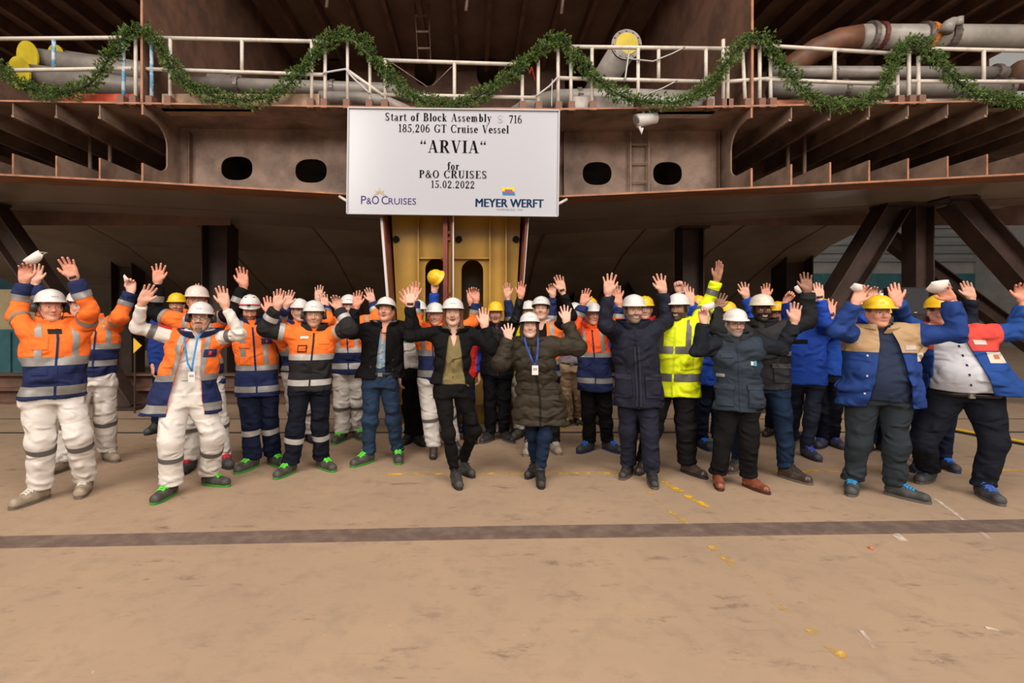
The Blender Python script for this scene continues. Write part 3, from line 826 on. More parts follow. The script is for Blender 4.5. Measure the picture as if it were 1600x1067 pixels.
for i in range(len(path) - 1):
    c = path[i]; d = (path[i + 1] - c).normalized()
    rr = .112 + .022 * math.sin(i * .37) + .012 * math.sin(i * 1.3)
    s = d.cross(Vector((0, 1, 0))).normalized(); t = s.cross(d)
    for j in range(17):
        an = rng.uniform(0, 6.283)
        outd = s * math.cos(an) + t * math.sin(an)
        tip = c + d * rng.uniform(-.02, .02) + outd * rr * rng.uniform(.12, .95)
        gd = (outd + d * rng.uniform(.2, .9) + Vector((0, 0, -.15))).normalized()
        for q in range(6):
            nd = (gd + Vector((rng.uniform(-1, 1), rng.uniform(-1, 1), rng.uniform(-1, 1))) * .75).normalized()
            L_ = rng.uniform(.035, .06); wv = nd.cross(Vector((rng.uniform(-1, 1), rng.uniform(-1, 1), rng.uniform(-1, 1)))).normalized() * .0045
            b0 = tip - nd * .012 - GO; k = len(V)
            V += [b0 - wv, b0 + wv, b0 + nd * L_ * .6 + wv * 1.2, b0 + nd * L_, b0 + nd * L_ * .6 - wv * 1.2]
            Fc.append((k, k + 1, k + 2, k + 3, k + 4))
me = mesh_np('needles', np.array([tuple(v) for v in V]), np.array(Fc), gm1, False)
tag(ob('needles', me, gar), kind='stuff')
# ================================================================== SIGN BOARD WITH LETTERING
YS = YF - .16
SS = YS / F
sc_ = U(708, 253.5, YS)
sign = empty('announcement_board', sc_)
sign.rotation_euler = (0, math.radians(0.75), 0)
tag(sign, 'large white announcement board with black lettering hung above the yellow skeg', 'sign')
SW, SH = 329 * SS, 165 * SS
bw = mat('board_white', (0.415, 0.43, 0.48), 0.2, spec=.5)
mb = MB(); mb.box(-SW / 2, 0, -SH / 2, SW / 2, .03, SH / 2); mb.build('panel', bw, sign)
fr = mat('board_frame', (0.42, 0.42, 0.44), 0.35)
for a, b in (((-SW / 2, 0, SH / 2), (SW / 2, 0, SH / 2)), ((-SW / 2, 0, -SH / 2), (SW / 2, 0, -SH / 2)), ((-SW / 2, 0, -SH / 2), (-SW / 2, 0, SH / 2)), ((SW / 2, 0, -SH / 2), (SW / 2, 0, SH / 2))):
    mb = MB(); mb.bar(a, b, .016, .05, up=(0, 1, 0)); mb.build('frame_edge', fr, sign)
for sg, y0 in ((-1, 52), (1, 60)):
    a = Vector((sg * SW / 2, .02, (-63 if sg < 0 else -63) * SS)); b = a + Vector((sg * .14, .1, .09))
    mb = MB(); mb.tube([a, b], .02, 8); mb.build('stay_rod', lampw, sign, True)
for px in (602, 816):
    mb = MB(); x = (px - 708) * SS; mb.bar((x, .03, SH / 2 - .12), (x, .10, SH / 2 + .05), .03, .03); mb.build('hook', lampw, sign)

TK, TN = .185, .06
def arcp(cx, cy, rx, ry, a0, a1, tk=TK, tn=TN, n=14):
    polys = []
    for i in range(n):
        q = []
        for t in (i, i + 1):
            a = math.radians(a0 + (a1 - a0) * t / n)
            q.append(((cx + rx * math.cos(a), cy + ry * math.sin(a)), (cx + max(rx - tk, .01) * math.cos(a), cy + max(ry - tn, .01) * math.sin(a))))
        polys.append([q[0][0], q[1][0], q[1][1], q[0][1]])
    return polys
def rect(x0, y0, x1, y1): return [[(x0, y0), (x1, y0), (x1, y1), (x0, y1)]]
def ln(x0, y0, x1, y1, w_):   # stroke whose ends are cut level
    return [[(x0 - w_ / 2, y0), (x0 + w_ / 2, y0), (x1 + w_ / 2, y1), (x1 - w_ / 2, y1)]]
def stem(x, y0, y1, sb=True, st=True, w_=TK, s=.09):
    r = rect(x, y0, x + w_, y1)
    if sb: r += rect(x - s, y0, x + w_ + s, y0 + .045)
    if st: r += rect(x - s, y1 - .045, x + w_ + s, y1)
    return r
def disc(x, y, r): return [[(x + r * math.cos(k * .628), y + r * math.sin(k * .628)) for k in range(10)]]
X_ = .66
def sS(w_, h):
    r = arcp(w_ / 2, h * .73, w_ * .46, h * .27, 35, 180, TK * .9) + arcp(w_ / 2, h * .27, w_ * .48, h * .27, -145, 0, TK * .9)
    r += [[(w_ * .04, h * .76), (w_ * .04 + .13, h * .66), (w_ * .98, h * .24), (w_ * .98 - .13, h * .34)], [(w_*.04, h*.70), (w_*.3, h*.48), (w_*.98, h*.30), (w_*.7, h*.52)]]
    r += rect(w_ * .86, h * .68, w_ * .91, h * .98) + rect(w_ * .08, h * .02, w_ * .13, h * .32)
    return r
def glyph(c):
    if c == 'S': return .58, sS(.55, 1)
    if c == 's': return .42, sS(.39, X_)
    if c == 't': return .36, rect(.10, .08, .24, .86) + arcp(.27, .14, .17, .14, 180, 330, .13) + rect(0, .60, .36, .66)
    if c == 'a': return .50, arcp(.22, .46, .20, .20, 0, 150, .13) + rect(.28, .08, .42, .47) + arcp(.22, .19, .21, .19, 0, 360, .12) + rect(.40, 0, .52, .05) + rect(.34, .0, .42, .1)
    if c == 'r': return .42, stem(.07, 0, X_, True, False, s=.06) + rect(0, .615, .1, X_) + arcp(.34, .40, .22, .26, 80, 180, .08) + disc(.37, .58, .075)
    if c == 'o': return .52, arcp(.26, .33, .26, .34, 0, 360)
    if c == 'f': return .36, stem(.09, 0, .82, True, False, s=.07) + arcp(.28, .80, .20, .22, 40, 180, .14) + disc(.38, .92, .07) + rect(0, .60, .36, .66)
    if c == 'B': return .68, stem(.09, 0, 1) + arcp(.34, .75, .26, .25, -90, 90) + arcp(.34, .26, .32, .27, -90, 90) + rect(.2, .955, .36, 1) + rect(.2, .48, .38, .53) + rect(.2, 0, .36, .045)
    if c == 'l': return .28, stem(.07, 0, 1.0, True, False, s=.06) + rect(0, .955, .1, 1.0)
    if c == 'c': return .46, arcp(.25, .33, .25, .34, 45, 320) + disc(.40, .54, .07)
    if c == 'k': return .56, stem(.07, 0, 1.0, True, False, s=.06) + rect(0, .955, .1, 1) + ln(.2, .26, .45, X_, .06) + ln(.47, 0, .28, .40, .15) + rect(.35, 0, .60, .045) + rect(.34, .62, .56, X_)
    if c == 'A': return .74, ln(.10, 0, .36, 1, .055) + ln(.60, 0, .36, 1, .17) + rect(.2, .30, .52, .345) + rect(0, 0, .22, .045) + rect(.46, 0, .76, .045)
    if c == 'e': return .48, arcp(.25, .33, .25, .34, 0, 320) + rect(.1, .34, .49, .385)
    if c == 'm': return .86, stem(.07, 0, X_, True, False, s=.06) + rect(0, .615, .1, X_) + arcp(.29, .44, .18, .23, 0, 180, .13) + stem(.335, 0, .46, True, False, .13, .05) + arcp(.55, .44, .18, .23, 0, 180, .13) + stem(.60, 0, .46, True, False, .13, .05)
    if c == 'b': return .54, stem(.06, 0, 1, False, False) + rect(0, .955, .1, 1) + arcp(.30, .33, .24, .34, -150, 150)
    if c == 'y': return .54, ln(.12, X_, .30, .02, .15) + ln(.45, X_, .22, -.22, .055) + disc(.15, -.22, .075) + rect(0, .615, .26, X_) + rect(.34, .615, .55, X_)
    if c == '7': return .52, rect(.02, .86, .50, 1.0) + ln(.18, 0, .46, .9, .13) + rect(.02, .74, .06, .9)
    if c == '1': return .40, rect(.14, 0, .28, 1) + rect(.04, 0, .38, .045) + [[(.02, .84), (.14, .88), (.14, 1), (.02, .87)]]
    if c == '6': return .54, arcp(.27, .31, .26, .32, 0, 360, .13) + arcp(.36, .42, .35, .57, 75, 180, .14)
    if c == '8': return .54, arcp(.27, .74, .22, .26, 0, 360, .12) + arcp(.27, .27, .26, .28, 0, 360, .13)
    if c == '5': return .52, rect(.10, .87, .48, 1) + rect(.10, .5, .15, 1) + arcp(.22, .31, .28, .32, -130, 120, .14) + disc(.08, .12, .07)
    if c == ',': return .24, disc(.11, .07, .08) + ln(.06, -.16, .14, .06, .05)
    if c == '2': return .54, arcp(.26, .72, .23, .28, -20, 170, .14) + ln(.07, .04, .42, .66, .11) + rect(.03, 0, .50, .13) + disc(.10, .74, .07)
    if c == '0': return .54, arcp(.27, .5, .25, .51, 0, 360, .14)
    if c == 'G': return .76, arcp(.40, .5, .39, .51, 40, 330, .16) + rect(.57, .06, .71, .42) + rect(.46, .38, .78, .42) + rect(.66, .68, .70, .98)
    if c == 'T': return .68, stem(.26, 0, 1, True, False) + rect(.02, .95, .66, 1) + rect(.02, .76, .06, .97) + rect(.62, .76, .66, .97)
    if c == 'C': return .70, arcp(.39, .5, .38, .51, 42, 320, .16) + rect(.64, .68, .68, .98)
    if c == 'u': return .58, stem(.07, .14, X_, False, False) + rect(0, .615, .1, X_) + arcp(.25, .18, .18, .18, 180, 300, .13) + rect(.37, 0, .50, X_) + rect(.31, .615, .4, X_) + rect(.48, 0, .57, .045)
    if c == 'i': return .28, stem(.07, 0, X_, True, False, s=.06) + rect(0, .615, .1, X_) + disc(.145, .86, .085)
    if c == 'V': return .72, ln(.14, 1, .38, 0, .17) + ln(.63, 1, .38, 0, .055) + rect(0, .955, .30, 1) + rect(.50, .955, .74, 1)
    if c == 'R': return .74, stem(.09, 0, 1) + arcp(.36, .74, .28, .26, -90, 90) + rect(.2, .955, .38, 1) + rect(.2, .48, .38, .53) + ln(.64, 0, .38, .5, .16) + rect(.52, 0, .76, .045)
    if c == 'I': return .36, stem(.10, 0, 1)
    if c == 'P': return .62, stem(.09, 0, 1) + arcp(.34, .73, .27, .27, -90, 90) + rect(.2, .955, .36, 1) + rect(.2, .46, .36, .51)
    if c == 'O': return .74, arcp(.37, .5, .36, .51, 0, 360, .16)
    if c == 'U': return .72, stem(.09, .3, 1, False, True) + arcp(.36, .30, .27, .31, 180, 360, .15) + stem(.57, .3, 1, False, True, .06)
    if c == 'E': return .64, stem(.09, 0, 1) + rect(.2, .955, .58, 1) + rect(.2, 0, .60, .045) + rect(.2, .48, .44, .53) + rect(.53, .78, .58, 1) + rect(.55, 0, .60, .24) + rect(.40, .4, .44, .6)
    if c == '&': return .74, arcp(.32, .78, .17, .22, 0, 360, .10) + arcp(.29, .26, .27, .27, 60, 350, .14) + ln(.66, 0, .26, .66, .14) + ln(.52, .14, .66, .52, .05) + rect(.54, .48, .76, .52)
    if c == '.': return .24, disc(.11, .075, .085)
    if c == '"': return .48, disc(.10, .76, .085) + ln(.06, .78, .14, 1.0, .05) + disc(.34, .76, .085) + ln(.30, .78, .38, 1.0, .05)
    return .34, []
def serif(text, cx, base, h, width, m, name='lettering'):
    """text centred at board pixel cx, baseline at pixel base, cap height h px, total width px"""
    gl = [glyph(c) for c in text]
    gap = .10
    tot = sum(g[0] for g in gl) + gap * (len(gl) - 1)
    s = h * SS; k = width * SS / (tot * s)
    x = 0; mb = MB(); words = [mb]
    ox = (cx - 708) * SS - tot * s * k / 2; oz = (253.5 - base) * SS
    for ch_, (wd, polys) in zip(text, gl):
        if ch_ == ' ':
            mb = MB(); words.append(mb)
        for j, pl in enumerate(polys):
            n = len(pl)
            # keep the outline counter-clockwise
            ar = sum(pl[i][0] * pl[(i + 1) % n][1] - pl[(i + 1) % n][0] * pl[i][1] for i in range(n))
            if ar < 0: pl = pl[::-1]
            mb.add([(ox + (x + u) * s * k, -.0030 - .0004 * j, oz + v * s) for u, v in pl], [tuple(range(n))])
        x += wd + gap
    for q in words: q.build(name, m, sign)
ink = mat('letter_black', (0.008, 0.008, 0.010), .95, spec=.02)
inkg = mat('letter_grey', (0.38, 0.38, 0.36), .5)  # paler grey than the rest of the lettering
serif('Start of Block Assembly', 684, 190, 12.5, 166, ink)
serif('S.', 783, 191, 12.5, 12, inkg)
serif('716', 804.5, 191.5, 12.5, 20, ink)
serif('185,206 GT Cruise Vessel', 708, 207.5, 12.5, 172, ink)
serif('"ARVIA"', 708, 239, 19.5, 104, ink)
serif('for', 708, 265.5, 12, 18, ink)
serif('P&O CRUISES', 708, 278.5, 12, 106, ink)
serif('15.02.2022', 708, 294, 11.5, 68, ink)
def sans(text, cx, base, h, width, m, off=0.0, name='lettering', d=-.004):
    cu = bpy.data.curves.new(name, 'FONT'); cu.body = text; cu.size = 1.0; cu.offset = off; cu.resolution_u = 3
    t = bpy.data.objects.new(name, cu); COL.objects.link(t)
    bpy.context.view_layer.update()
    me = bpy.data.meshes.new_from_object(t.evaluated_get(bpy.context.evaluated_depsgraph_get()))
    bpy.data.objects.remove(t)
    n = len(me.vertices); co = np.zeros(n * 3, np.float32); me.vertices.foreach_get('co', co); co = co.reshape(-1, 3)
    x0, x1 = co[:, 0].min(), co[:, 0].max(); capz = .70
    out = np.zeros_like(co)
    out[:, 0] = (cx - 708) * SS + ((co[:, 0] - x0) / (x1 - x0) - .5) * width * SS
    out[:, 2] = (253.5 - base) * SS + co[:, 1] / capz * h * SS
    out[:, 1] = d
    me.vertices.foreach_set('co', out.ravel()); me.update()
    me.materials.clear(); me.materials.append(m)
    return ob(name, me, sign)
purple = mat('logo_violet', (0.05, 0.038, 0.17), .9, spec=.05)
navy_l = mat('logo_navy', (0.007, 0.026, 0.085), .9, spec=.05)
sans('P', 569, 320.5, 13, 8, purple); sans('&', 577.5, 320.5, 10, 8, purple); sans('O', 587.5, 320.5, 13, 11, purple)
sans('C', 602, 320.5, 13, 10, purple); sans('RUISES', 629.5, 320.5, 10, 43, purple)
for dx_ in (0, 1.1):
    sans('MEYER', 768.5 + dx_, 322.5, 13, 49.5, navy_l, d=-.004 - dx_ * .0008); sans('WERFT', 823.5 + dx_, 322.5, 13, 51.5, navy_l, d=-.004 - dx_ * .0008)
sans('PAPENBURG 1795', 797.5, 328, 3, 40, mat('logo_grey', (.25, .26, .28), .5))
gold = mat('logo_gold', (0.42, 0.27, 0.05), .5)
mb = MB()
def bp_(px, py, d=-.004): return ((px - 708) * SS, d, (253.5 - py) * SS)
cx, cy = 594, 306
for i in range(9):
    a = math.pi * i / 8; L_ = 13 if i == 4 else (11 if i % 2 == 0 else 8)
    b0, b1 = a - .14, a + .14
    mb.add([bp_(cx + 5 * math.cos(b0), cy - 5 * math.sin(b0)), bp_(cx + 5 * math.cos(b1), cy - 5 * math.sin(b1)), bp_(cx + L_ * math.cos(a), cy - L_ * math.sin(a))], [(0, 2, 1)])
for i in range(8):
    a0, a1 = math.pi * i / 8, math.pi * (i + 1) / 8
    mb.add([bp_(cx + 4 * math.cos(a0), cy - 4 * math.sin(a0)), bp_(cx + 4 * math.cos(a1), cy - 4 * math.sin(a1)), bp_(cx + 2.6 * math.cos(a1), cy - 2.6 * math.sin(a1)), bp_(cx + 2.6 * math.cos(a0), cy - 2.6 * math.sin(a0))], [(3, 2, 1, 0)])
mb.build('sun_emblem', gold, sign)
def patch(name, pts, m, d):
    mb = MB(); mb.add([bp_(x, y, d) for x, y in pts], [tuple(range(len(pts)))]); mb.build(name, m, sign)
patch('flag_upper', [(785, 298), (804, 298), (805, 291.5), (784, 292)], mat('flag_yellow', (.75, .5, .03), .5), -.004)
patch('flag_lower', [(786.5, 304), (806, 304), (804, 298), (785, 298)], mat('flag_blue', (.02, .15, .35), .5), -.004)
patch('flag_charge', [(790, 301), (802, 301), (801, 295), (789, 295)], mat('flag_red', (.40, .05, .03), .5), -.006)
patch('flag_charge', [(793, 300), (798, 300), (798, 296), (793, 296)], mat('flag_blue', (.02, .15, .35), .5), -.007)
# ================================================================== IMPLICIT SURFACE TOOLS
f32 = np.float32
def nets(fn, lo, hi, h):
    lo = np.array(lo, f32); hi = np.array(hi, f32)
    n = np.ceil((hi - lo) / h).astype(int) + 1
    ax = [lo[i] + h * np.arange(n[i], dtype=f32) for i in range(3)]
    g = np.meshgrid(*ax, indexing='ij')
    Pn = np.stack([q.ravel() for q in g], -1)
    v = fn(Pn).reshape(n)
    s = v < 0
    nc = n - 1
    N = int(nc.prod())
    acc = np.zeros((N, 3)); cnt = np.zeros(N)
    quads = []
    for a in range(3):
        sl0 = [slice(None)] * 3; sl1 = [slice(None)] * 3
        sl0[a] = slice(0, -1); sl1[a] = slice(1, None)
        A, B = v[tuple(sl0)], v[tuple(sl1)]
        sa = s[tuple(sl0)]
        idx = np.argwhere(sa != s[tuple(sl1)])
        if len(idx) == 0: continue
        ii = tuple(idx.T)
        t = A[ii] / (A[ii] - B[ii])
        pos = lo + h * idx
        pos[:, a] += h * t
        o1, o2 = (a + 1) % 3, (a + 2) % 3
        cells = []; ok = np.ones(len(idx), bool)
        for d1, d2 in ((-1, -1), (0, -1), (0, 0), (-1, 0)):
            c = idx.copy(); c[:, o1] += d1; c[:, o2] += d2
            val = ((c >= 0) & (c < nc)).all(1)
            ok &= val
            fl = (c[:, 0] * nc[1] + c[:, 1]) * nc[2] + c[:, 2]
            fl[~val] = 0
            cells.append(fl)
            for k in range(3): acc[:, k] += np.bincount(fl[val], pos[val, k], N)
            cnt += np.bincount(fl[val], None, N)
        q = np.stack(cells, -1)
        inside = sa[ii]
        q[~inside] = q[~inside][:, ::-1]
        quads.append(q[ok])
    used = cnt > 0
    V = acc[used] / cnt[used][:, None]
    remap = np.cumsum(used) - 1
    Q = remap[np.concatenate(quads)] if quads else np.zeros((0, 4), int)
    return V.astype(f32), Q

def sm(a, b, k):
    h = np.clip(0.5 + 0.5 * (b - a) / k, 0, 1)
    return b + (a - b) * h - k * h * (1 - h)
def smax(a, b, k): return -sm(-a, -b, k)
def cone(Pn, a, b, ra, rb, flat=None):
    a = np.array(a, f32); b = np.array(b, f32); d = b - a
    q = Pn - a
    t = np.clip((q @ d) / max(float(d @ d), 1e-9), 0, 1)
    return np.linalg.norm(q - t[:, None] * d, axis=1) - (ra + (rb - ra) * t), t
def ell(Pn, c, r):
    q = (Pn - np.array(c, f32)) / np.array(r, f32)
    l = np.linalg.norm(q, axis=1)
    return (l - 1) * min(r)
def tris(Q): return np.concatenate([Q[:, [0, 1, 2]], Q[:, [0, 2, 3]]])
def vnorm(V, T):
    fn = np.cross(V[T[:, 1]] - V[T[:, 0]], V[T[:, 2]] - V[T[:, 0]])
    n = np.zeros_like(V)
    for k in range(3):
        for c in range(3): n[:, c] += np.bincount(T[:, k], fn[:, c], len(V))
    return n / np.maximum(np.linalg.norm(n, axis=1, keepdims=True), 1e-9)
def clip(A, T, s):
    """cut the triangle mesh (vertex rows A) where s < 0"""
    ins = s[T] >= 0
    c = ins.sum(1)
    out = [T[c == 3]]
    keys, na = [], []
    def cut(i, j): return np.stack([i, j], -1)
    one = T[c == 1]; io = ins[c == 1]
    r = np.argmax(io, 1); rows = np.arange(len(one))
    a1, b1, c1 = one[rows, r], one[rows, (r + 1) % 3], one[rows, (r + 2) % 3]
    two = T[c == 2]; it = ~ins[c == 2]
    r = np.argmax(it, 1); rows = np.arange(len(two))
    a2, b2, c2 = two[rows, r], two[rows, (r + 1) % 3], two[rows, (r + 2) % 3]
    E = np.concatenate([cut(a1, b1), cut(a1, c1), cut(a2, b2), cut(a2, c2)])
    if len(E) == 0: return compact(A, out[0])
    Es = np.sort(E, 1)
    key = Es[:, 0].astype(np.int64) * len(A) + Es[:, 1]
    uk, inv = np.unique(key, return_inverse=True)
    i, j = (uk // len(A)).astype(int), (uk % len(A)).astype(int)
    t = s[i] / (s[i] - s[j] + 1e-12)
    newv = A[i] + (A[j] - A[i]) * t[:, None]
    inv = inv.ravel() + len(A)
    n1, n2 = len(one), len(two)
    ab1, ac1 = inv[:n1], inv[n1:2 * n1]; ab2, ac2 = inv[2 * n1:2 * n1 + n2], inv[2 * n1 + n2:]
    out.append(np.stack([a1, ab1, ac1], -1))
    out.append(np.stack([ab2, b2, c2], -1)); out.append(np.stack([ab2, c2, ac2], -1))
    return compact(np.concatenate([A, newv]), np.concatenate(out))
def compact(A, T):
    u, inv = np.unique(T, return_inverse=True)
    return A[u], inv.reshape(-1, 3) if len(T) else np.zeros((0, 3), int)

def folds(seed, n=5, lo=14, hi=45):
    r = np.random.RandomState(seed)
    k = r.normal(size=(n, 3)); k /= np.linalg.norm(k, axis=1, keepdims=True)
    k[:, 1] *= .5
    k *= r.uniform(lo, hi, size=(n, 1)); ph = r.uniform(0, 6.28, n); am = 1 / np.sqrt(np.linalg.norm(k, axis=1))
    am /= am.sum()
    k = k.astype(f32)
    def fn(Pn):
        o = np.zeros(len(Pn), f32)
        wv = np.sin(Pn @ k[0] * .35 + ph[0]) * 1.3
        for i in range(n):
            o += am[i] * (1 - 2 * np.abs(np.sin(Pn @ k[i] * .5 + ph[i] + wv)))
        return o
    return fn

# ================================================================== TEMPLATES: HAND, HEAD, HELMETS, SHOES
def hand_template(kind):
    spread, c1, c2, thumb = {'open': ((9, 3, -4, -12), 7, 9, 'out'), 'spread': ((17, 5, -7, -20), 4, 6, 'out'),
                             'flat': ((4, 1, -2, -5), 5, 6, 'out'), 'relaxed': ((7, 2, -3, -9), 28, 24, 'out'),
                             'grip': ((4, 1, -1, -4), 58, 50, 'in'), 'fist': ((2, 1, -1, -3), 88, 85, 'in')}[kind]
    base = [(.031, .088, .070, .0100), (.0103, .093, .077, .0102), (-.0108, .090, .071, .0099), (-.031, .081, .057, .0090)]
    segs = []
    for (x, y, L_, r), sp in zip(base, spread):
        p = np.array([x, y, 0.]); ang = 0
        s_ = math.radians(sp)
        for i, fr_ in enumerate((.46, .30, .24)):
            ang += math.radians(c1 if i == 0 else c2)
            d = np.array([math.sin(s_) * math.cos(ang), math.cos(s_) * math.cos(ang), math.sin(ang)])
            q = p + d * L_ * fr_
            segs.append((p, q, r * (1 - .06 * i), r * (1 - .06 * (i + 1))))
            p = q
    if thumb == 'out': th = [((.018, .022, .006), (.044, .050, .012), .0145, .0118), ((.044, .050, .012), (.058, .074, .013), .0112, .0100), ((.058, .074, .013), (.066, .096, .013), .0098, .0078)]
    else: th = [((.018, .022, .008), (.036, .050, .024), .0145, .0118), ((.036, .050, .024), (.030, .074, .036), .0112, .010), ((.030, .074, .036), (.012, .086, .042), .0098, .0082)]
    def fn(Pn):
        Q = Pn.copy(); Q[:, 2] *= 1.25
        palm = None
        for (x, y, L_, r) in base:
            d, _ = cone(Q, (x * .62, .012, -.002), (x, y, 0), .0195, .0140)
            palm = d if palm is None else sm(palm, d, .014)
        d, _ = cone(Q, (.012, .028, .010), (.030, .05, .010), .017, .014); palm = sm(palm, d, .014)
        d, _ = cone(Q, (-.018, .022, .008), (-.026, .06, .006), .015, .013); palm = sm(palm, d, .014)
        d, _ = cone(Q, (0, -.030, -.002), (0, .012, -.002), .0255, .0255); palm = sm(palm, d, .02)
        fg = None
        for a, b, ra, rb in segs:
            d, _ = cone(Pn, a, b, ra, rb); fg = d if fg is None else np.minimum(fg, d)
        t = None
        for a, b, ra, rb in th:
            d, _ = cone(Pn, a, b, ra, rb); t = d if t is None else sm(t, d, .004)
        return sm(sm(palm, fg, .006), t, .007)
    V, Q = nets(fn, (-.07, -.08, -.05), (.09, .19, .10), .0048)
    return V, Q
HANDS = {k: hand_template(k) for k in ('open', 'spread', 'flat', 'relaxed', 'grip', 'fist')}

def head_template(smile, h):
    def fn(Pn):
        X = Pn.copy(); X[:, 0] = np.abs(X[:, 0])
        d = ell(X, (0, .014, .036), (.076, .097, .083))
        d = sm(d, ell(X, (0, -.022, -.040), (.062, .068, .078)), .03)
        j, _ = cone(X, (.050, .012, -.046), (.018, -.060, -.097), .023, .019); d = sm(d, j, .025)
        d = sm(d, np.linalg.norm(X - np.array([0, -.070, -.100], f32), axis=1) - .020, .018)
        ck = .004 if smile else 0
        d = sm(d, np.linalg.norm(X - np.array([.037, -.066 , -.026 + ck], f32), axis=1) - (.022 + ck), .022)
        b, _ = cone(X, (0, -.085, .022), (.040, -.074, .024), .0105, .010); d = sm(d, b, .016)
        e = np.linalg.norm(X - np.array([.031, -.101, .001], f32), axis=1) - .0145; d = smax(d, -e, .012)
        e = ell(X, (.031, -.0755, .0), (.0155, .0135, .0115)); d = sm(d, e, .004)
        n_, _ = cone(X, (0, -.086, .008), (0, -.110, -.028), .0075, .0120); d = sm(d, n_, .010)
        n_ = np.linalg.norm(X - np.array([.0115, -.099, -.031], f32), axis=1) - .0085; d = sm(d, n_, .008)
        if smile:
            X2 = X.copy(); X2[:, 2] -= 7.0 * X[:, 0] ** 2; m = ell(X2, (0, -.096, -.060 if smile == 1 else -.062), (.0265, .012, .0075 if smile == 1 else .0125)); d = smax(d, -m, .004)
            l, _ = cone(X, (0, -.0935, -.0495), (.026, -.080, -.053), .0055, .004); d = sm(d, l, .006)
            l, _ = cone(X, (0, -.0905, -.0725 - (.005 if smile == 2 else 0)), (.024, -.078, -.064), .0065, .004); d = sm(d, l, .006)
        else:
            l, _ = cone(X, (0, -.0925, -.0565), (.023, -.081, -.060), .006, .004); d = sm(d, l, .006)
            l, _ = cone(X, (0, -.0905, -.068), (.020, -.080, -.064), .0065, .004); d = sm(d, l, .006)
            g, _ = cone(X, (0, -.099, -.0622), (.024, -.087, -.062), .0022, .002); d = smax(d, -g, .004)
        er = ell(X, (.081, .012, -.008), (.0095, .020, .032)); d = sm(d, er, .008)
        nk, _ = cone(X, (0, .022, -.075), (0, .040, -.215), .056, .060); d = sm(d, nk, .022)
        return d
    return nets(fn, (-.105, -.135, -.235), (.105, .125, .135), h)
HEADS = {}
def head(smile, fine):
    k = (smile, fine)
    if k not in HEADS: HEADS[k] = head_template(smile, .0040 if fine else .0048)
    return HEADS[k]
def ss(x, a, b): 
    t = np.clip((x - a) / (b - a), 0, 1); return t * t * (3 - 2 * t)
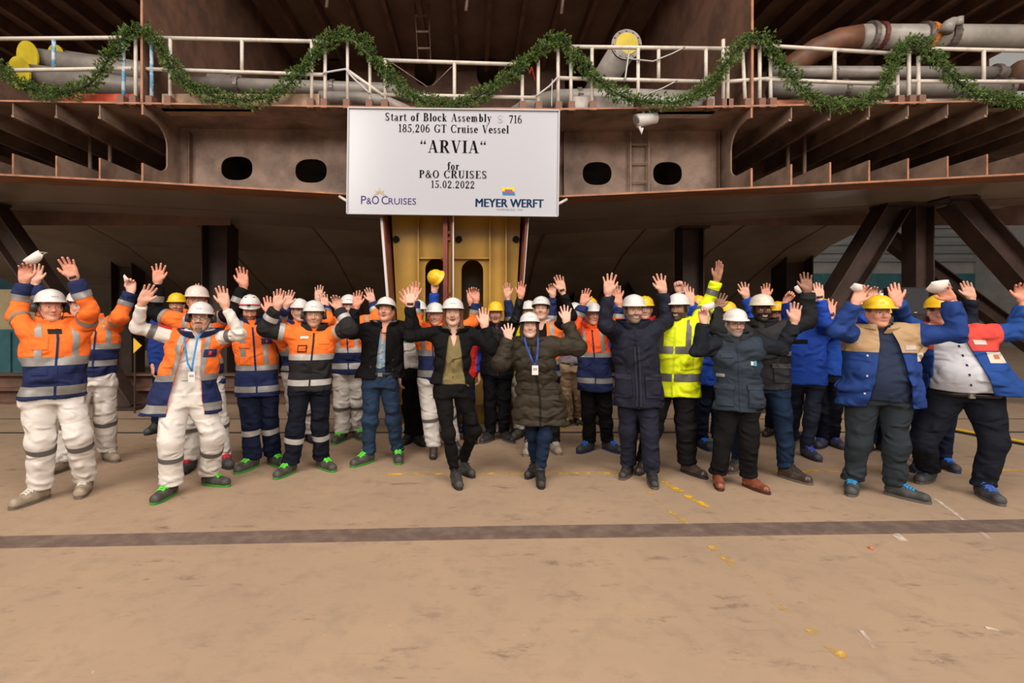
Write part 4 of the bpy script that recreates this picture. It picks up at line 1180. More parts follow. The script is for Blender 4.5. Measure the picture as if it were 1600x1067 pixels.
def face_colour(V, skin, hair, beard, bcol, smile, lip=None):
    x, y, z = np.abs(V[:, 0]), V[:, 1], V[:, 2]
    C = np.tile(np.array(skin, f32), (len(V), 1))
    def put(m, c):
        m = m[:, None]; C[:] = C * (1 - m) + np.array(c, f32) * m
    front = ss(-y, .03, .06)
    # natural redness of cheeks, nose and ears
    red = np.array(skin) * np.array((1.04, .80, .78))
    put(.7 * np.exp(-((x - .042) ** 2 + (z + .028) ** 2) / .0006) * front, red)
    put(.8 * np.exp(-(x ** 2 + (z + .028) ** 2) / .0002) * ss(-y, .09, .10), red)
    put(.7 * ss(x, .078, .084), red)
    # beard
    if beard:
        jaw = (z < -.034) & (y < .03) & (z > -.125)
        moust = np.exp(-((z + .043) / .009) ** 2) * (x < .032) * front
        chin = np.exp(-((z + .093) / .020) ** 2) * (x < .030) * front
        full = ss(-z, .030 + 0 * z, .044) * ss(z, -.135, -.120) * ss(.03 - y, 0, .02)
        side = ss(x, .050, .060) * ss(z, -.06, -.05) * (z < .02) * ss(.02 - y, 0, .015) * ss(y, -.05, -.03)
        lipzone = np.exp(-((z + .062) / .010) ** 2 - (x / .022) ** 2) * front
        m = {'full': np.clip(full + moust + side, 0, 1), 'stubble': .5 * np.clip(full + moust, 0, 1), 'goatee': np.clip(chin + moust, 0, 1), 'moust': moust}[beard]
        put(np.clip(m * (1 - lipzone), 0, 1) * .92, bcol)
    lipc = lip or tuple(np.array(skin) * np.array((.85, .52, .52)))
    if smile:
        zc_ = z + (.060 if smile == 1 else .062) - 7.0 * x * x         # corners of the mouth lifted
        hh = .0078 if smile == 1 else .0125
        mouth = ((x / .031) ** 2 + (zc_ / (hh + .0065)) ** 2 < 1).astype(f32) * (y < -.055)
        put(mouth * .95, tuple(np.array(lipc) * .75))
        inner = ((x / .0255) ** 2 + (zc_ / hh) ** 2 < 1).astype(f32) * (y < -.045)
        put(inner, (.085, .022, .018))
        teeth = inner * (zc_ > (-.02 if smile == 1 else .002)) * (x < (.022 if smile == 1 else .020))
        put(teeth, (.46, .41, .37))
    else:
        put(np.exp(-((z + .0625) / .0085) ** 4 - (x / .023) ** 4) * ss(-y, .06, .07) * .75, lipc)
        put(np.exp(-((z + .0622) / .0022) ** 2 - (x / .024) ** 4) * ss(-y, .06, .07) * .7, tuple(np.array(lipc) * .35))
    # brows, eyes
    bz_ = .0235 - 12 * (x - .030) ** 2
    put(np.exp(-((z - bz_) / .0042) ** 2) * ss(x, .010, .014) * (1 - ss(x, .046, .052)) * ss(-y, .05, .06) * .8, tuple(np.array(hair) * .8))
    ex = (x - .031) / .0150; ez = (z + .0005) / (.0060 if not smile else .0050)
    eye = (ex ** 2 + ez ** 2 < 1).astype(f32) * (y < -.06)
    put(np.exp(-((x - .031) / .018) ** 4 - ((z - .002) / .011) ** 4) * (y < -.06) * .45, tuple(np.array(skin) * np.array((.55, .42, .40))))
    put(eye, (.60, .56, .52))
    put((((x - .031) ** 2 + (z) ** 2) < .0056 ** 2).astype(f32) * eye, (.05, .035, .025))
    put(np.exp(-((z - .0062) / .0024) ** 2) * (np.abs(ex) < 1.1) * (y < -.06) * .8, (.05, .03, .02))
    # hair on skull
    hm = np.maximum(ss(z, .052, .062), ss(y, .012, .03) * ss(z, -.055, -.04))
    hm = np.maximum(hm, ss(z, .0, .015) * ss(x, .060, .068) * (y > -.045)) * (1 - ss(x, .078, .082))
    put(hm, hair)
    return C

skinm = bpy.data.materials.new('skin'); skinm.use_nodes = True
_b = skinm.node_tree.nodes['Principled BSDF']
_a = skinm.node_tree.nodes.new('ShaderNodeAttribute'); _a.attribute_name = 'Col'
skinm.node_tree.links.new(_a.outputs['Color'], _b.inputs['Base Color'])
_b.inputs['Roughness'].default_value = .5; _b.inputs['Specular IOR Level'].default_value = .35

def helmet_mesh(kind, m):
    nt_, nr = 44, 13
    ax, by, hz_ = .1035, .1275, .108
    if kind == 'ridge': hz_ = .112
    V, Fq = [], []
    def prof(th, k):
        # rings from outer brim edge to the crown; th=0 is the front (-Y)
        fr_ = math.cos(th)
        peak = max(0.0, fr_ - .25) / .75
        if kind == 'climb': peak *= .15
        if kind == 'short': peak *= .55
        br = .0055 + .036 * peak ** .8
        if k == 0: rx, z = 1.0, 0
        sx_, cy_ = math.sin(th), -math.cos(th)
        if k == 0: return (sx_ * (ax + br), cy_ * (by + br), -.006 - .012 * peak)
        if k == 1: return (sx_ * (ax + br * .95), cy_ * (by + br * .95), .000 - .010 * peak)
        if k == 2: return (sx_ * (ax + .002), cy_ * (by + .002), .006)
        f = (k - 2) / (nr - 2)
        ph = f * math.pi / 2
        c, s = math.cos(ph) ** .85, math.sin(ph) ** .92
        x, y, z = sx_ * ax * c, cy_ * by * c, .008 + s * (hz_ - .008)
        if kind == 'ridge':
            for cx_, wd, am in ((0, .012, .007), (.038, .009, .005), (-.038, .009, .005)):
                z += am * math.exp(-((x - cx_) / wd) ** 2) * min(1, f * 3)
        elif kind == 'cap':
            z += .004 * math.exp(-(x / .02) ** 2) * min(1, f * 3)
        else:
            z += .004 * math.exp(-(x / .030) ** 2) * min(1, f * 3)
            if kind == 'climb': z += .004 * math.exp(-((abs(x) - .05) / .012) ** 2)
        return (x, y, z)
    for k in range(nr):
        for t in range(nt_): V.append(prof(2 * math.pi * t / nt_, k))
    V.append((0, 0, prof(0, nr - 1)[2] + .0005)); top = len(V) - 1
    for k in range(nr - 1):
        for t in range(nt_):
            a, b = k * nt_ + t, k * nt_ + (t + 1) % nt_
            Fq.append((a, b, b + nt_, a + nt_))
    T = [((nr - 1) * nt_ + t, (nr - 1) * nt_ + (t + 1) % nt_, top) for t in range(nt_)]
    me = mesh_np('helmet', np.array(V), [np.array(Fq), np.array(T)], m)
    return me
HELM = {}
def helmet_for(kind, colname):
    k = (kind, colname)
    if k not in HELM:
        c = {'white': (.60, .585, .57), 'yellow': (.78, .47, .015), 'cream': (.58, .525, .44), 'pink': (.62, .51, .46)}[colname]
        HELM[k] = helmet_mesh(kind, mat('helmet_' + colname, c, .28, spec=.5))
    return HELM[k]

def shoe_fn(kind):
    boot = kind in ('boot',)
    dress = kind == 'dress'
    wq = .88 if dress else 1.0
    def fn(Pn):
        # toe toward -Y, heel +Y ; sole at z=0.02
        d, _ = cone(Pn, (0, .055, .040), (0, -.03, .044), .036 * wq, .040 * wq)
        e, _ = cone(Pn, (0, -.03, .040), (-.0, -.145, .032), .042 * wq, (.034 if dress else .039)); d = sm(d, e, .03)
        a, _ = cone(Pn, (0, .045, .055), (0, .050, .10 if not boot else .17), .040, .041 if not boot else .046); d = sm(d, a, .03)
        g, _ = cone(Pn, (0, -.07, .052), (0, .02, .088), .028, .034); d = sm(d, g, .02)
        return np.maximum(np.maximum(d, .018 - Pn[:, 2]), Pn[:, 2] - (.102 if not boot else .185))
    return fn
def shoe_template(kind):
    return nets(shoe_fn(kind), (-.06, -.20, .0), (.06, .11, .20), .0075)
SHOES = {k: shoe_template(k) for k in ('sneaker', 'boot', 'dress')}
def sole_mesh(kind, m):
    n = 26; pts = []
    for i in range(n):
        a = 2 * math.pi * i / n
        y = -.044 + .143 * -math.sin(a)
        wdt = .0425 if y < 0 else .038
        x = wdt * math.copysign(abs(math.cos(a)) ** .5, math.cos(a)) * (1 - .22 * max(0, (-y - .10) / .09))
        pts.append((x, y))
    V = [(x, y, 0) for x, y in pts] + [(x, y, .020) for x, y in pts]
    me = bpy.data.meshes.new('sole')
    me.from_pydata(V, [], [tuple(reversed(range(n))), tuple(range(n, 2 * n))] + [(i, (i + 1) % n, n + (i + 1) % n, n + i) for i in range(n)])
    me.materials.append(m); me.update()
    return me
def lace_mesh(m, kind):
    fn = shoe_fn(kind)
    zs = np.arange(.21, .02, -.002, dtype=f32)
    def top(x, y):
        v = fn(np.stack([np.full_like(zs, x), np.full_like(zs, y), zs], -1))
        i = np.argmax(v < 0); return float(zs[i]) if (v < 0).any() else .03
    mb = MB()
    hi = 6 if kind == 'boot' else 5
    for i in range(5):
        y = -.090 + i * .017
        for a, b in ((-1, 1), (1, -1)):
            mb.tube([(x, y + .010 * k / 4 * (1 if a < 0 else 1), top(x, y + .010 * k / 4) + .003) for k, x in enumerate([a * .026 + (b - a) * .026 * q / 4 for q in range(5)])], .0046, 5)
    y = -.012; z = top(0, y) + .006
    for sg in (-1, 1):
        mb.tube([(0, y, z), (sg * .022, y - .012, z + .012), (sg * .040, y - .006, z - .006), (sg * .012, y + .002, z)], .0040, 5)
        mb.tube([(0, y, z), (sg * .014, y - .03, z - .004), (sg * .034, y - .045, z - .026)], .0038, 5)
    return mb.mesh('laces', m, True)
SHOE_ME = {}
def shoe_parts(kind, col, sole, lace):
    k = (kind, col, sole, lace)
    if k not in SHOE_ME:
        V, Q = SHOES[kind]
        up = mesh_np('shoe', V, Q, mat('shoe_%.2f_%.2f_%.2f' % col, col, .28 if kind == 'dress' else .6, col2=tuple(min(1, c * 1.5 + .02) for c in col), vscale=14))
        so = sole_mesh(kind, mat('sole_%.2f_%.2f_%.2f' % sole, sole, .7))
        la = lace_mesh(mat('lace_%.2f_%.2f_%.2f' % lace, lace, .7), kind) if lace else None
        SHOE_ME[k] = (up, so, la)
    return SHOE_ME[k]

def glasses_mesh():
    mb = MB()
    for sg in (-1, 1):
        c = (sg * .031, -.100, .0)
        mb.tube([(c[0] + .021 * math.cos(a), c[1] + abs(math.cos(a)) * .004, c[2] + .015 * math.sin(a)) for a in [i * math.pi / 8 for i in range(17)]], .0018, 5)
        mb.tube([(sg * .052, -.096, .004), (sg * .079, -.05, .004), (sg * .082, .01, .003)], .0018, 5)
    mb.tube([(-.010, -.101, .002), (0, -.106, .004), (.010, -.101, .002)], .0018, 5)
    return mb.mesh('glasses', mat('glasses_frame', (.03, .025, .022), .35), True)
GLASS = glasses_mesh()

def hair_mesh(kind):
    """shoulder-length women's hair, open at the face"""
    def fn(Pn):
        X = Pn.copy(); X[:, 0] = np.abs(X[:, 0])
        d = ell(X, (0, .022, .030), (.088, .100, .088))
        L_ = -.165 if kind == 'bob' else -.15
        s, _ = cone(X, (.066, .018, .03), (.074, .010, L_), .034, .026); d = sm(d, s, .03)
        b, _ = cone(X, (.0, .07, .0), (0, .075, L_), .055, .05); d = sm(d, b, .03)
        face = ell(X, (0, -.075, -.05), (.070, .085, .13)); d = smax(d, -face, .012)
        d = d + .004 * np.sin(X[:, 0] * 260 + X[:, 1] * 170) * ss(-X[:, 2], -.02, .05)
        return np.maximum(d, X[:, 2] - .075)
    V, Q = nets(fn, (-.13, -.12, -.21), (.13, .16, .10), .007)
    return V, Q
# ================================================================== PERSON BUILDER
CAMP = np.array([0, 0, CH], f32)
def ray(px, py): return np.array([(px - PX) / F, 1.0, (PY - py) / F], f32)
def reach(px, py, S, L_, prefer):
    """point on the pixel's ray at bone length L_ from S; nearest to preferred depth"""
    d = ray(px, py); o = CAMP - S
    a = d @ d; b = 2 * d @ o; c = o @ o - L_ * L_
    D = b * b - 4 * a * c
    if D < 0:
        t = -b / (2 * a); p = CAMP + t * d
        v = p - S; n = np.linalg.norm(v)
        return S + v / n * min(n, L_ * 1.12)
    r = [(-b - math.sqrt(D)) / (2 * a), (-b + math.sqrt(D)) / (2 * a)]
    t = min(r, key=lambda q: abs(q - prefer))
    return CAMP + t * d

GREY_BAND = mat('reflective_band', (.27, .26, .25), .4, .15, var=.25, vscale=8)
WHITE_BAND = mat('reflective_band_bright', (.43, .415, .395), .4, .15, var=.2, vscale=8)
DGREY_BAND = mat('reflective_band_dark', (.13, .125, .12), .42, .2, var=.2, vscale=8)
FAB = {}
def fabric(col, rough=.8, var=.22, fold=1.0):
    k = 'cloth_%.3f_%.3f_%.3f_%.2f_%.1f' % (*col, rough, fold)
    if k in MATS: return MATS[k]
    m = mat(k, col, rough, var=var, vscale=5, spec=.10 if max(col) < .06 else .22, thr=(.35, .75))
    nt = m.node_tree; N = nt.nodes; L = nt.links
    tc = N.new('ShaderNodeTexCoord')
    mp = N.new('ShaderNodeMapping'); mp.inputs['Rotation'].default_value = (0, .5, 0); mp.inputs['Scale'].default_value = (1, 1, 1.5)
    L.new(tc.outputs['Object'], mp.inputs[0])
    n1 = N.new('ShaderNodeTexNoise'); n1.noise_type = 'RIDGED_MULTIFRACTAL'     # creases
    n1.inputs['Scale'].default_value = 6.5; n1.inputs['Detail'].default_value = 3.0; n1.inputs['Distortion'].default_value = .6
    L.new(mp.outputs[0], n1.inputs['Vector'])
    b1 = N.new('ShaderNodeBump'); b1.inputs['Strength'].default_value = .9 * fold; b1.inputs['Distance'].default_value = .06
    L.new(n1.outputs[0], b1.inputs['Height'])
    n2 = N.new('ShaderNodeTexNoise'); n2.inputs['Scale'].default_value = 260; n2.inputs['Detail'].default_value = 2
    L.new(tc.outputs['Object'], n2.inputs['Vector'])
    b2 = N.new('ShaderNodeBump'); b2.inputs['Strength'].default_value = .25; b2.inputs['Distance'].default_value = .002
    L.new(n2.outputs[0], b2.inputs['Height']); L.new(b1.outputs[0], b2.inputs['Normal'])
    L.new(b2.outputs[0], N['Principled BSDF'].inputs['Normal'])
    return m
ORANGE = (.90, .175, .028); ORANGE2 = (.92, .115, .022); NAVY = (.014, .023, .085); BLACK = (.0065, .0062, .007); DGREY = (.022, .021, .023)
WHITE = (.68, .64, .60); ROYAL = (.012, .055, .36); MIDB = (.013, .044, .20); RED = (.52, .022, .02); HIVIS = (.74, .86, .012); JEANS = (.015, .034, .072)
SK = (.58, .345, .25); SKP = (.62, .385, .295); SKR = (.60, .295, .205); SKD = (.115, .052, .030)
PERS = []

def person(label, head_px, feet, Y=None, arms=(None, None), yaw=0, look=None, pitch=0, roll=0, girth=1.0, belly=0.0, chest=None, pelvis=None,
           top=None, inner=None, legs=None, shoe=('sneaker', (.03, .03, .03), (.02, .02, .02), None), helmet=('dome', 'white'), skin=SK, hair=(.10, .06, .035), beard=None, bcol=None,
           smile=0, glasses=False, earmuff=False, goggles=False, fine=True, women=None, footyaw=(-22, 22), knees=(None, None), extras=None, headw=1.0, watch=None, seed=None, noHelmet=False):
    """all pixel values are in the 1600x1067 frame; depth comes from where the feet stand"""
    seed = seed if seed is not None else len(PERS) + 3
    PERS.append(label)
    gf = [G(*p) for p in feet]
    base = (gf[0] + gf[1]) / 2
    Y0 = Y or base.y
    if look is None: look = yaw
    view = -math.degrees(math.atan2((head_px[0] - PX), F))     # angles are given relative to the line of sight
    yaw_rel = yaw
    yaw = yaw + view * .9; look = look + view * .9
    ya = math.radians(yaw)
    lat = np.array([math.cos(ya), math.sin(ya), 0], f32); fwd = np.array([math.sin(ya), -math.cos(ya), 0], f32)
    htop = U(*head_px, Y0)
    H = htop.z - .035
    s = H / 1.75
    Xh = htop.x
    Xf = base.x
    Xp = (pelvis - PX) * Y0 / F if pelvis else .5 * Xf + .5 * Xh
    Xc = (chest - PX) * Y0 / F if chest else .3 * Xp + .7 * Xh
    zc = np.array([0, .50, .66, .78, .86, .95]) * H
    xc = np.array([Xp, Xp, .5 * (Xp + Xc), Xc, .5 * Xc + .5 * Xh, Xh])
    yc = np.array([Y0, Y0, Y0, Y0 + .01, Y0 + .005, Y0])
    root = empty('person', (base.x, Y0, 0))
    tag(root, label, 'person')
    RO = np.array([base.x, Y0, 0], f32)
    R = np.random.RandomState(seed)

    # ---------------- arms
    J = []
    for k, sg in ((0, -1), (1, 1)):
        a = arms[k]
        raised = a is not None
        zS = (.822 if raised else .805) * H
        wS = (.165 if raised else .178) * s * (.55 + .45 * girth)
        S = np.array([np.interp(zS, zc, xc), np.interp(zS, zc, yc), zS], f32) + lat * sg * wS
        Lu, Lf, Lh = .288 * s, .262 * s, .187 * s * 1.06
        if a is None:
            E = S + lat * sg * .05 * s + np.array([0, .03, -Lu], f32)
            Wr = E + lat * sg * .01 + fwd * .08 + np.array([0, 0, -Lf * .95], f32)
            T_ = Wr + np.array([0, 0, -Lh], f32) + fwd * .03
            J.append((S, E, Wr, T_, 'relaxed', 0)); continue
        el, wr, tp = a[:3]
        kind = a[3] if len(a) > 3 else 'open'
        roll_ = a[4] if len(a) > 4 else 0
        pref = S[1] - .04
        if el is None:
            Wr = np.array(U(*wr, pref - .06), f32)
            v = Wr - S; n = np.linalg.norm(v); mx = (Lu + Lf) * .985
            if n > mx: Wr = S + v / n * mx; v = Wr - S; n = mx
            al = math.acos(max(-1, min(1, (Lu ** 2 + n ** 2 - Lf ** 2) / (2 * Lu * n))))
            pole = lat * sg * 1.0 + fwd * .35 + np.array([0, 0, -.25], f32)
            vd = v / n; pp = pole - vd * (pole @ vd); pp /= np.linalg.norm(pp)
            E = S + (vd * math.cos(al) + pp * math.sin(al)) * Lu
        else:
            E = reach(*el, S, Lu, pref)
            Wr = reach(*wr, E, Lf, min(E[1], pref))
        T_ = reach(*tp, Wr, Lh, Wr[1] + .02)
        J.append((S, E, Wr, T_, kind, roll_))

    # ---------------- legs
    LG = []
    slim = (legs or {}).get('slim', 1.0)
    shm = []
    for k, sg in ((0, -1), (1, 1)):
        fy = math.radians(footyaw[k] + yaw_rel * .5 + view * .8)
        fd = np.array([math.sin(fy), -math.cos(fy), 0], f32)
        g = np.array(gf[k], f32)
        ank = g + np.array([0, 0, .075], f32) - fd * (.005 - .012 + .0) + fd * -.095
        hipz = .495 * H
        hip = np.array([np.interp(hipz, zc, xc), Y0, hipz], f32) + lat * sg * .088 * s * girth
        if knees[k]:
            kn = np.array(U(*knees[k], .5 * (Y0 + g[1]) - .05), f32)
        else:
            kn = .5 * (hip + ank) + fwd * .035
        LG.append((hip, kn, ank))
        shm.append((g, fy))

    # ---------------- torso profile
    def torso(gr, prof, hem, flare=(0, 0), ztop=.868, bl=0.0, nexp=2.3):
        zz, aa, bb = [np.array(q, f32) for q in zip(*prof)]
        zz = zz * H; aa = aa * s * gr; bb = bb * s * (.5 + .5 * gr)
        def fn(Pn):
            z = Pn[:, 2]
            dx = Pn[:, 0] - np.interp(z, zc, xc).astype(f32); dy = Pn[:, 1] - np.interp(z, zc, yc).astype(f32)
            u = dx * lat[0] + dy * lat[1]; v = dx * fwd[0] + dy * fwd[1]
            a = np.interp(z, zz, aa).astype(f32); b = np.interp(z, zz, bb).astype(f32)
            if flare[0] or flare[1]:
                fl = np.clip((.74 * H - z) / (.74 * H - hem), 0, 1) ** 1.3
                a = a + fl * np.where(u < 0, flare[0], flare[1])
            if bl: b = b + np.where(v > 0, bl * np.exp(-((z - .60 * H) / (.10 * H)) ** 2), 0)
            r = (np.abs(u / a) ** nexp + np.abs(v / b) ** nexp) ** (1 / nexp)
            d = (r - 1) * np.minimum(a, b) * .92
            d = np.maximum(d, z - ztop * H)
            return d, u, v
        return fn
    PROF = [(.30, .205, .150), (.46, .200, .145), (.53, .192, .138), (.61, .183, .130), (.70, .196, .134), (.76, .203, .132), (.80, .190, .118), (.825, .155, .102), (.85, .105, .088), (.875, .082, .082)]
    if women: PROF = [(.30, .20, .145), (.46, .185, .135), (.53, .175, .125), (.61, .148, .108), (.70, .172, .130), (.76, .178, .122), (.80, .165, .105), (.825, .130, .092), (.85, .088, .080), (.875, .066, .068)]
    h = .0115 if fine else .0165
    allp = np.array([q for j in J for q in j[:3]])

    def garment(t, name, shrink=0.0, is_outer=True):
        """build a top; returns object"""
        hem = U(0, t['hem'], Y0).z if t['hem'] > 5 else t['hem'] * H
        gr = girth * t.get('loose', 1.0)
        tf = torso(gr, PROF, hem, t.get('flare', (0, 0)), t.get('ztop', .868), belly, )
        ar = t.get('armr', (.080, .064, .052))
        fo = folds(seed * 7 + (1 if is_outer else 2), 5, *t.get('ff', (12, 40)))
        amp = t.get('amp', .022 if is_outer else .010)
        sleeves = t.get('sleeves', True)
        puff = t.get('puff', 0)
        def parts(Pn):
            dt, u, v = tf(Pn)
            arms_ = []
            for (S, E, Wr, T_, kd, rl) in J:
                e1 = E
                d1, t1 = cone(Pn, S, E, ar[0] * s * (.5 + .5 * gr), ar[1] * s)
                end = Wr
                ax_ = (Wr - E) / np.linalg.norm(Wr - E)
                if sleeves:
                    d2, t2 = cone(Pn, E, Wr, ar[1] * s, ar[2] * s)
                    d2 = np.maximum(d2, (Pn - Wr) @ ax_ - t.get('cuff', -.028))
                    d = sm(d1, d2, .03); tt = np.where(d1 < d2, t1, 1 + t2)
                    # ring folds along the sleeve
                    ring = np.sin(tt * 15 + 3.0 * np.sin(Pn[:, 0] * 17 + Pn[:, 1] * 13 + seed)) * .0028
                    d = d + np.where(np.abs(d) < .06, ring, 0)
                else:
                    axu = (E - S) / np.linalg.norm(E - S)
                    d = np.maximum(d1, (Pn - S) @ axu - .05 * s); tt = t1
                if not sleeves and not is_outer: d = d + 9.0
                arms_.append((d, tt))
            return dt, u, v, arms_
        def fn(Pn):
            dt, u, v, arms_ = parts(Pn)
            if puff:
                zq = Pn[:, 2] + .012 * np.sin(Pn[:, 0] * 21) + .008 * np.sin(Pn[:, 0] * 47 + 1)
                q = np.abs(np.sin((zq - .02) * math.pi / puff)) ** .42
                dt = dt - .021 * q + .006
                arms_ = [(d - .012 * np.abs(np.sin(tt * math.pi * 2.5)) ** .5 + .003, tt) for d, tt in arms_]
            d = dt
            for da, _ in arms_: d = sm(d, da, .05)
            near = np.abs(d) < .05
            if near.any(): d[near] += amp * fo(Pn[near])
            d = np.maximum(d, hem + .006 * np.sin(u * 19 + seed) - Pn[:, 2])
            return d + shrink
        pts = allp if sleeves else np.array([j[0] for j in J])
        wmax = .33 * gr + max(t.get('flare', (0, 0)))
        cx_ = np.array([Xp, Xc])
        lo = np.array([min(pts[:, 0].min() - .13, cx_.min() - wmax), min(pts[:, 1].min() - .13, Y0 - .3 - belly), hem - .03])
        hi = np.array([max(pts[:, 0].max() + .13, cx_.max() + wmax), max(pts[:, 1].max() + .13, Y0 + .28), max(pts[:, 2].max() + .12, .9 * H)])
        V, Q = nets(fn, lo, hi, h)
        T = tris(Q)
        N = vnorm(V, T)
        dt, u, v, arms_ = parts(V)
        A = np.concatenate([V, N, np.stack([V[:, 2], u, v, dt, arms_[0][0], arms_[1][0], arms_[0][1], arms_[1][1]], -1)], 1).astype(np.float64)
        Z_, U_, V_, DT, DL, DR, TL, TR = range(6, 14)
        if t.get('open'):
            u0t, wt, u0b, wb_ = t['open']     # centre and half width of the opening at the neck and at the hem
            zt = .84 * H
            def gap(A):
                f = np.clip((zt - A[:, Z_]) / (zt - hem), 0, 1)
                c = u0t + (u0b - u0t) * f; w_ = wt + (wb_ - wt) * f
                return np.maximum(np.abs(A[:, U_] - c) - w_, -A[:, V_] + .0)
            onarm = lambda A: np.maximum(A[:, DT] - A[:, DL], A[:, DT] - A[:, DR])
            A, T = clip(A, T, np.maximum(gap(A), onarm(A)))
        m = fabric(t['col'], t.get('rough', .8))
        me = mesh_np(name, A[:, :3] - RO, T, m)
        o = ob(name, me, root)
        if t.get('open'):
            md = o.modifiers.new('thickness', 'SOLIDIFY'); md.thickness = .012; md.offset = -1
        # ---- sewn-on pieces as sub-parts
        torso_c = lambda A: np.minimum(A[:, DL], A[:, DR]) - A[:, DT]
        zpy = lambda py: U(0, py, Y0).z
        def sub(nm, material, conds, off=.003, thick=0.0):
            B, TT = A, T
            for c in conds:
                B, TT = clip(B, TT, c(B))
                if len(TT) == 0: return None
            me = mesh_np(nm, B[:, :3] + B[:, 3:6] * off - RO, TT, material)
            q = ob(nm, me, o)
            if thick:
                md = q.modifiers.new('thickness', 'SOLIDIFY'); md.thickness = thick; md.offset = -1
            return q
        ranged = lambda col, a, b: [lambda A: A[:, col] - a, lambda A: b - A[:, col]]
        if t.get('lower'):
            c, py = t['lower']
            z = zpy(py)
            sub('lower_panel', fabric(c), [lambda A: z - A[:, Z_], torso_c], .0022)
        if t.get('yoke'):
            c, py = t['yoke']
            z = zpy(py)
            sub('yoke', fabric(c), [lambda A: A[:, Z_] - z, torso_c], .0022)
        if t.get('sleeve'):
            c, tc_ = t['sleeve'][:2]; tc2 = t['sleeve'][2] if len(t['sleeve']) > 2 else 9
            for D_, T_ in ((DL, TL), (DR, TR)):
                sub('sleeve_panel', fabric(c), [lambda A: A[:, DT] - A[:, D_], lambda A: A[:, T_] - tc_, lambda A: tc2 - A[:, T_]], .0022)
        if t.get('shoulder'):
            c, ts = t['shoulder']
            for D_, T_ in ((DL, TL), (DR, TR)):
                sub('shoulder_panel', fabric(c), [lambda A: A[:, DT] - A[:, D_], lambda A: ts - A[:, T_]], .0022)
        bm = t.get('bandmat', GREY_BAND)
        for py0, py1 in t.get('bands', ()):
            sub('reflective_stripe', bm, ranged(Z_, zpy(py1), zpy(py0)) + [torso_c], .0045)
        for t0, t1 in t.get('sbands', ()):
            for D_, T_ in ((DL, TL), (DR, TR)):
                sub('reflective_stripe', bm, [lambda A: A[:, DT] - A[:, D_]] + ranged(T_, t0, t1), .0045)
        if t.get('braces'):
            zz0 = zpy(t['braces']); w_ = .024; uc = .105 * s * girth
            for sg in (-1, 1):
                sub('reflective_stripe', bm, [lambda A: A[:, Z_] - zz0, lambda A: w_ - np.abs(A[:, U_] - sg * uc), torso_c], .0045)
        if t.get('zip'):
            sub('zip', fabric(t['zip']), [lambda A: .009 - np.abs(A[:, U_] - t.get('zipu', 0)), lambda A: A[:, V_] - .03, lambda A: .83 * H - A[:, Z_]], .006)
        for pk in t.get('patches', ()):
            nm, cc, u0, u1, py0, py1 = pk[:6]; off = pk[6] if len(pk) > 6 else .007
            mm = cc if not isinstance(cc, tuple) else fabric(cc)
            sub(nm, mm, ranged(U_, u0 * s, u1 * s) + ranged(Z_, zpy(py1), zpy(py0)) + [lambda A: A[:, V_] - .03], off, off * .9)
        # collar
        if t.get('collar'):
            cc, r0, r1, z0, z1 = t['collar']; z1 = z1 + .010; z0 = z0 + .004
            cxn = np.interp(.85 * H, zc, xc); 
            def cf(Pn):
                z = Pn[:, 2] / H
                f = np.clip((z - z0) / (z1 - z0), 0, 1)
                dx = Pn[:, 0] - (cxn + (Xh - cxn) * .4 * f); dy = Pn[:, 1] - (Y0 + .008)
                u = dx * lat[0] + dy * lat[1]; v = dx * fwd[0] + dy * fwd[1]
                r = np.sqrt((u / 1.22) ** 2 + v ** 2)
                rr = (r0 + (r1 - r0) * f) * s
                d = np.maximum(np.abs(r - rr) - .013, np.maximum((z0 - z) * H, (z - z1) * H + np.where(v > 0, .25 * v, 0)))
                if t.get('copen', True): d = np.maximum(d, -(np.abs(u) - .012 - .055 * f * s) - np.where(v > 0, 0, 9))
                return d
            lo2 = np.array([min(cxn, Xh) - .17, Y0 - .17, z0 * H - .02]); hi2 = np.array([max(cxn, Xh) + .17, Y0 + .19, z1 * H + .03])
            V2, Q2 = nets(cf, lo2, hi2, .009)
            if len(Q2): ob('collar', mesh_np('collar', V2 - RO, Q2, fabric(cc)), o)
        return o

    top = dict(top)
    if inner:
        inner = dict(inner); inner.setdefault('sleeves', not top.get('sleeves', True))
        garment(inner, inner.get('name', 'shirt'), inner.get('shrink', .022), False)
    go = garment(top, top.get('name', 'jacket'))

    # ---------------- trousers
    legs = dict(legs or {})
    lc = legs.get('col', BLACK)
    fo = folds(seed * 11 + 5, 5, 12, 42); amp = legs.get('amp', .020)
    lr = [q * s for q in legs.get('r', (.098, .078, .070))]
    waist = legs.get('waist', .575)
    if not legs.get('belt'):       # the top hangs over the waistband: end the trousers inside it
        hp = (inner if (inner and top.get('open')) else top)['hem']
        waist = min(waist, (U(0, hp, Y0).z + .045) / H)
    tfl = torso(girth * .98, [(.3, .175, .125), (.47, .178, .128), (.53, .178, .130), (.60, .168, .122)] if not women else [(.3, .16, .115), (.47, .172, .122), (.53, .165, .118), (.60, .138, .10)], 0, ztop=.9, bl=belly * .4)
    def lparts(Pn):
        dh, u, v = tfl(Pn)
        dh = np.maximum(np.maximum(dh, Pn[:, 2] - waist * H), .475 * H - Pn[:, 2])
        dl = []
        for hip, kn, ank in LG:
            d1, t1 = cone(Pn, hip, kn, lr[0] * (.45 + .55 * girth), lr[1]); d2, t2 = cone(Pn, kn, ank, lr[1], lr[2])
            dl.append((sm(d1, d2, .03), np.where(d1 < d2, t1, 1 + t2)))
        return dh, u, v, dl
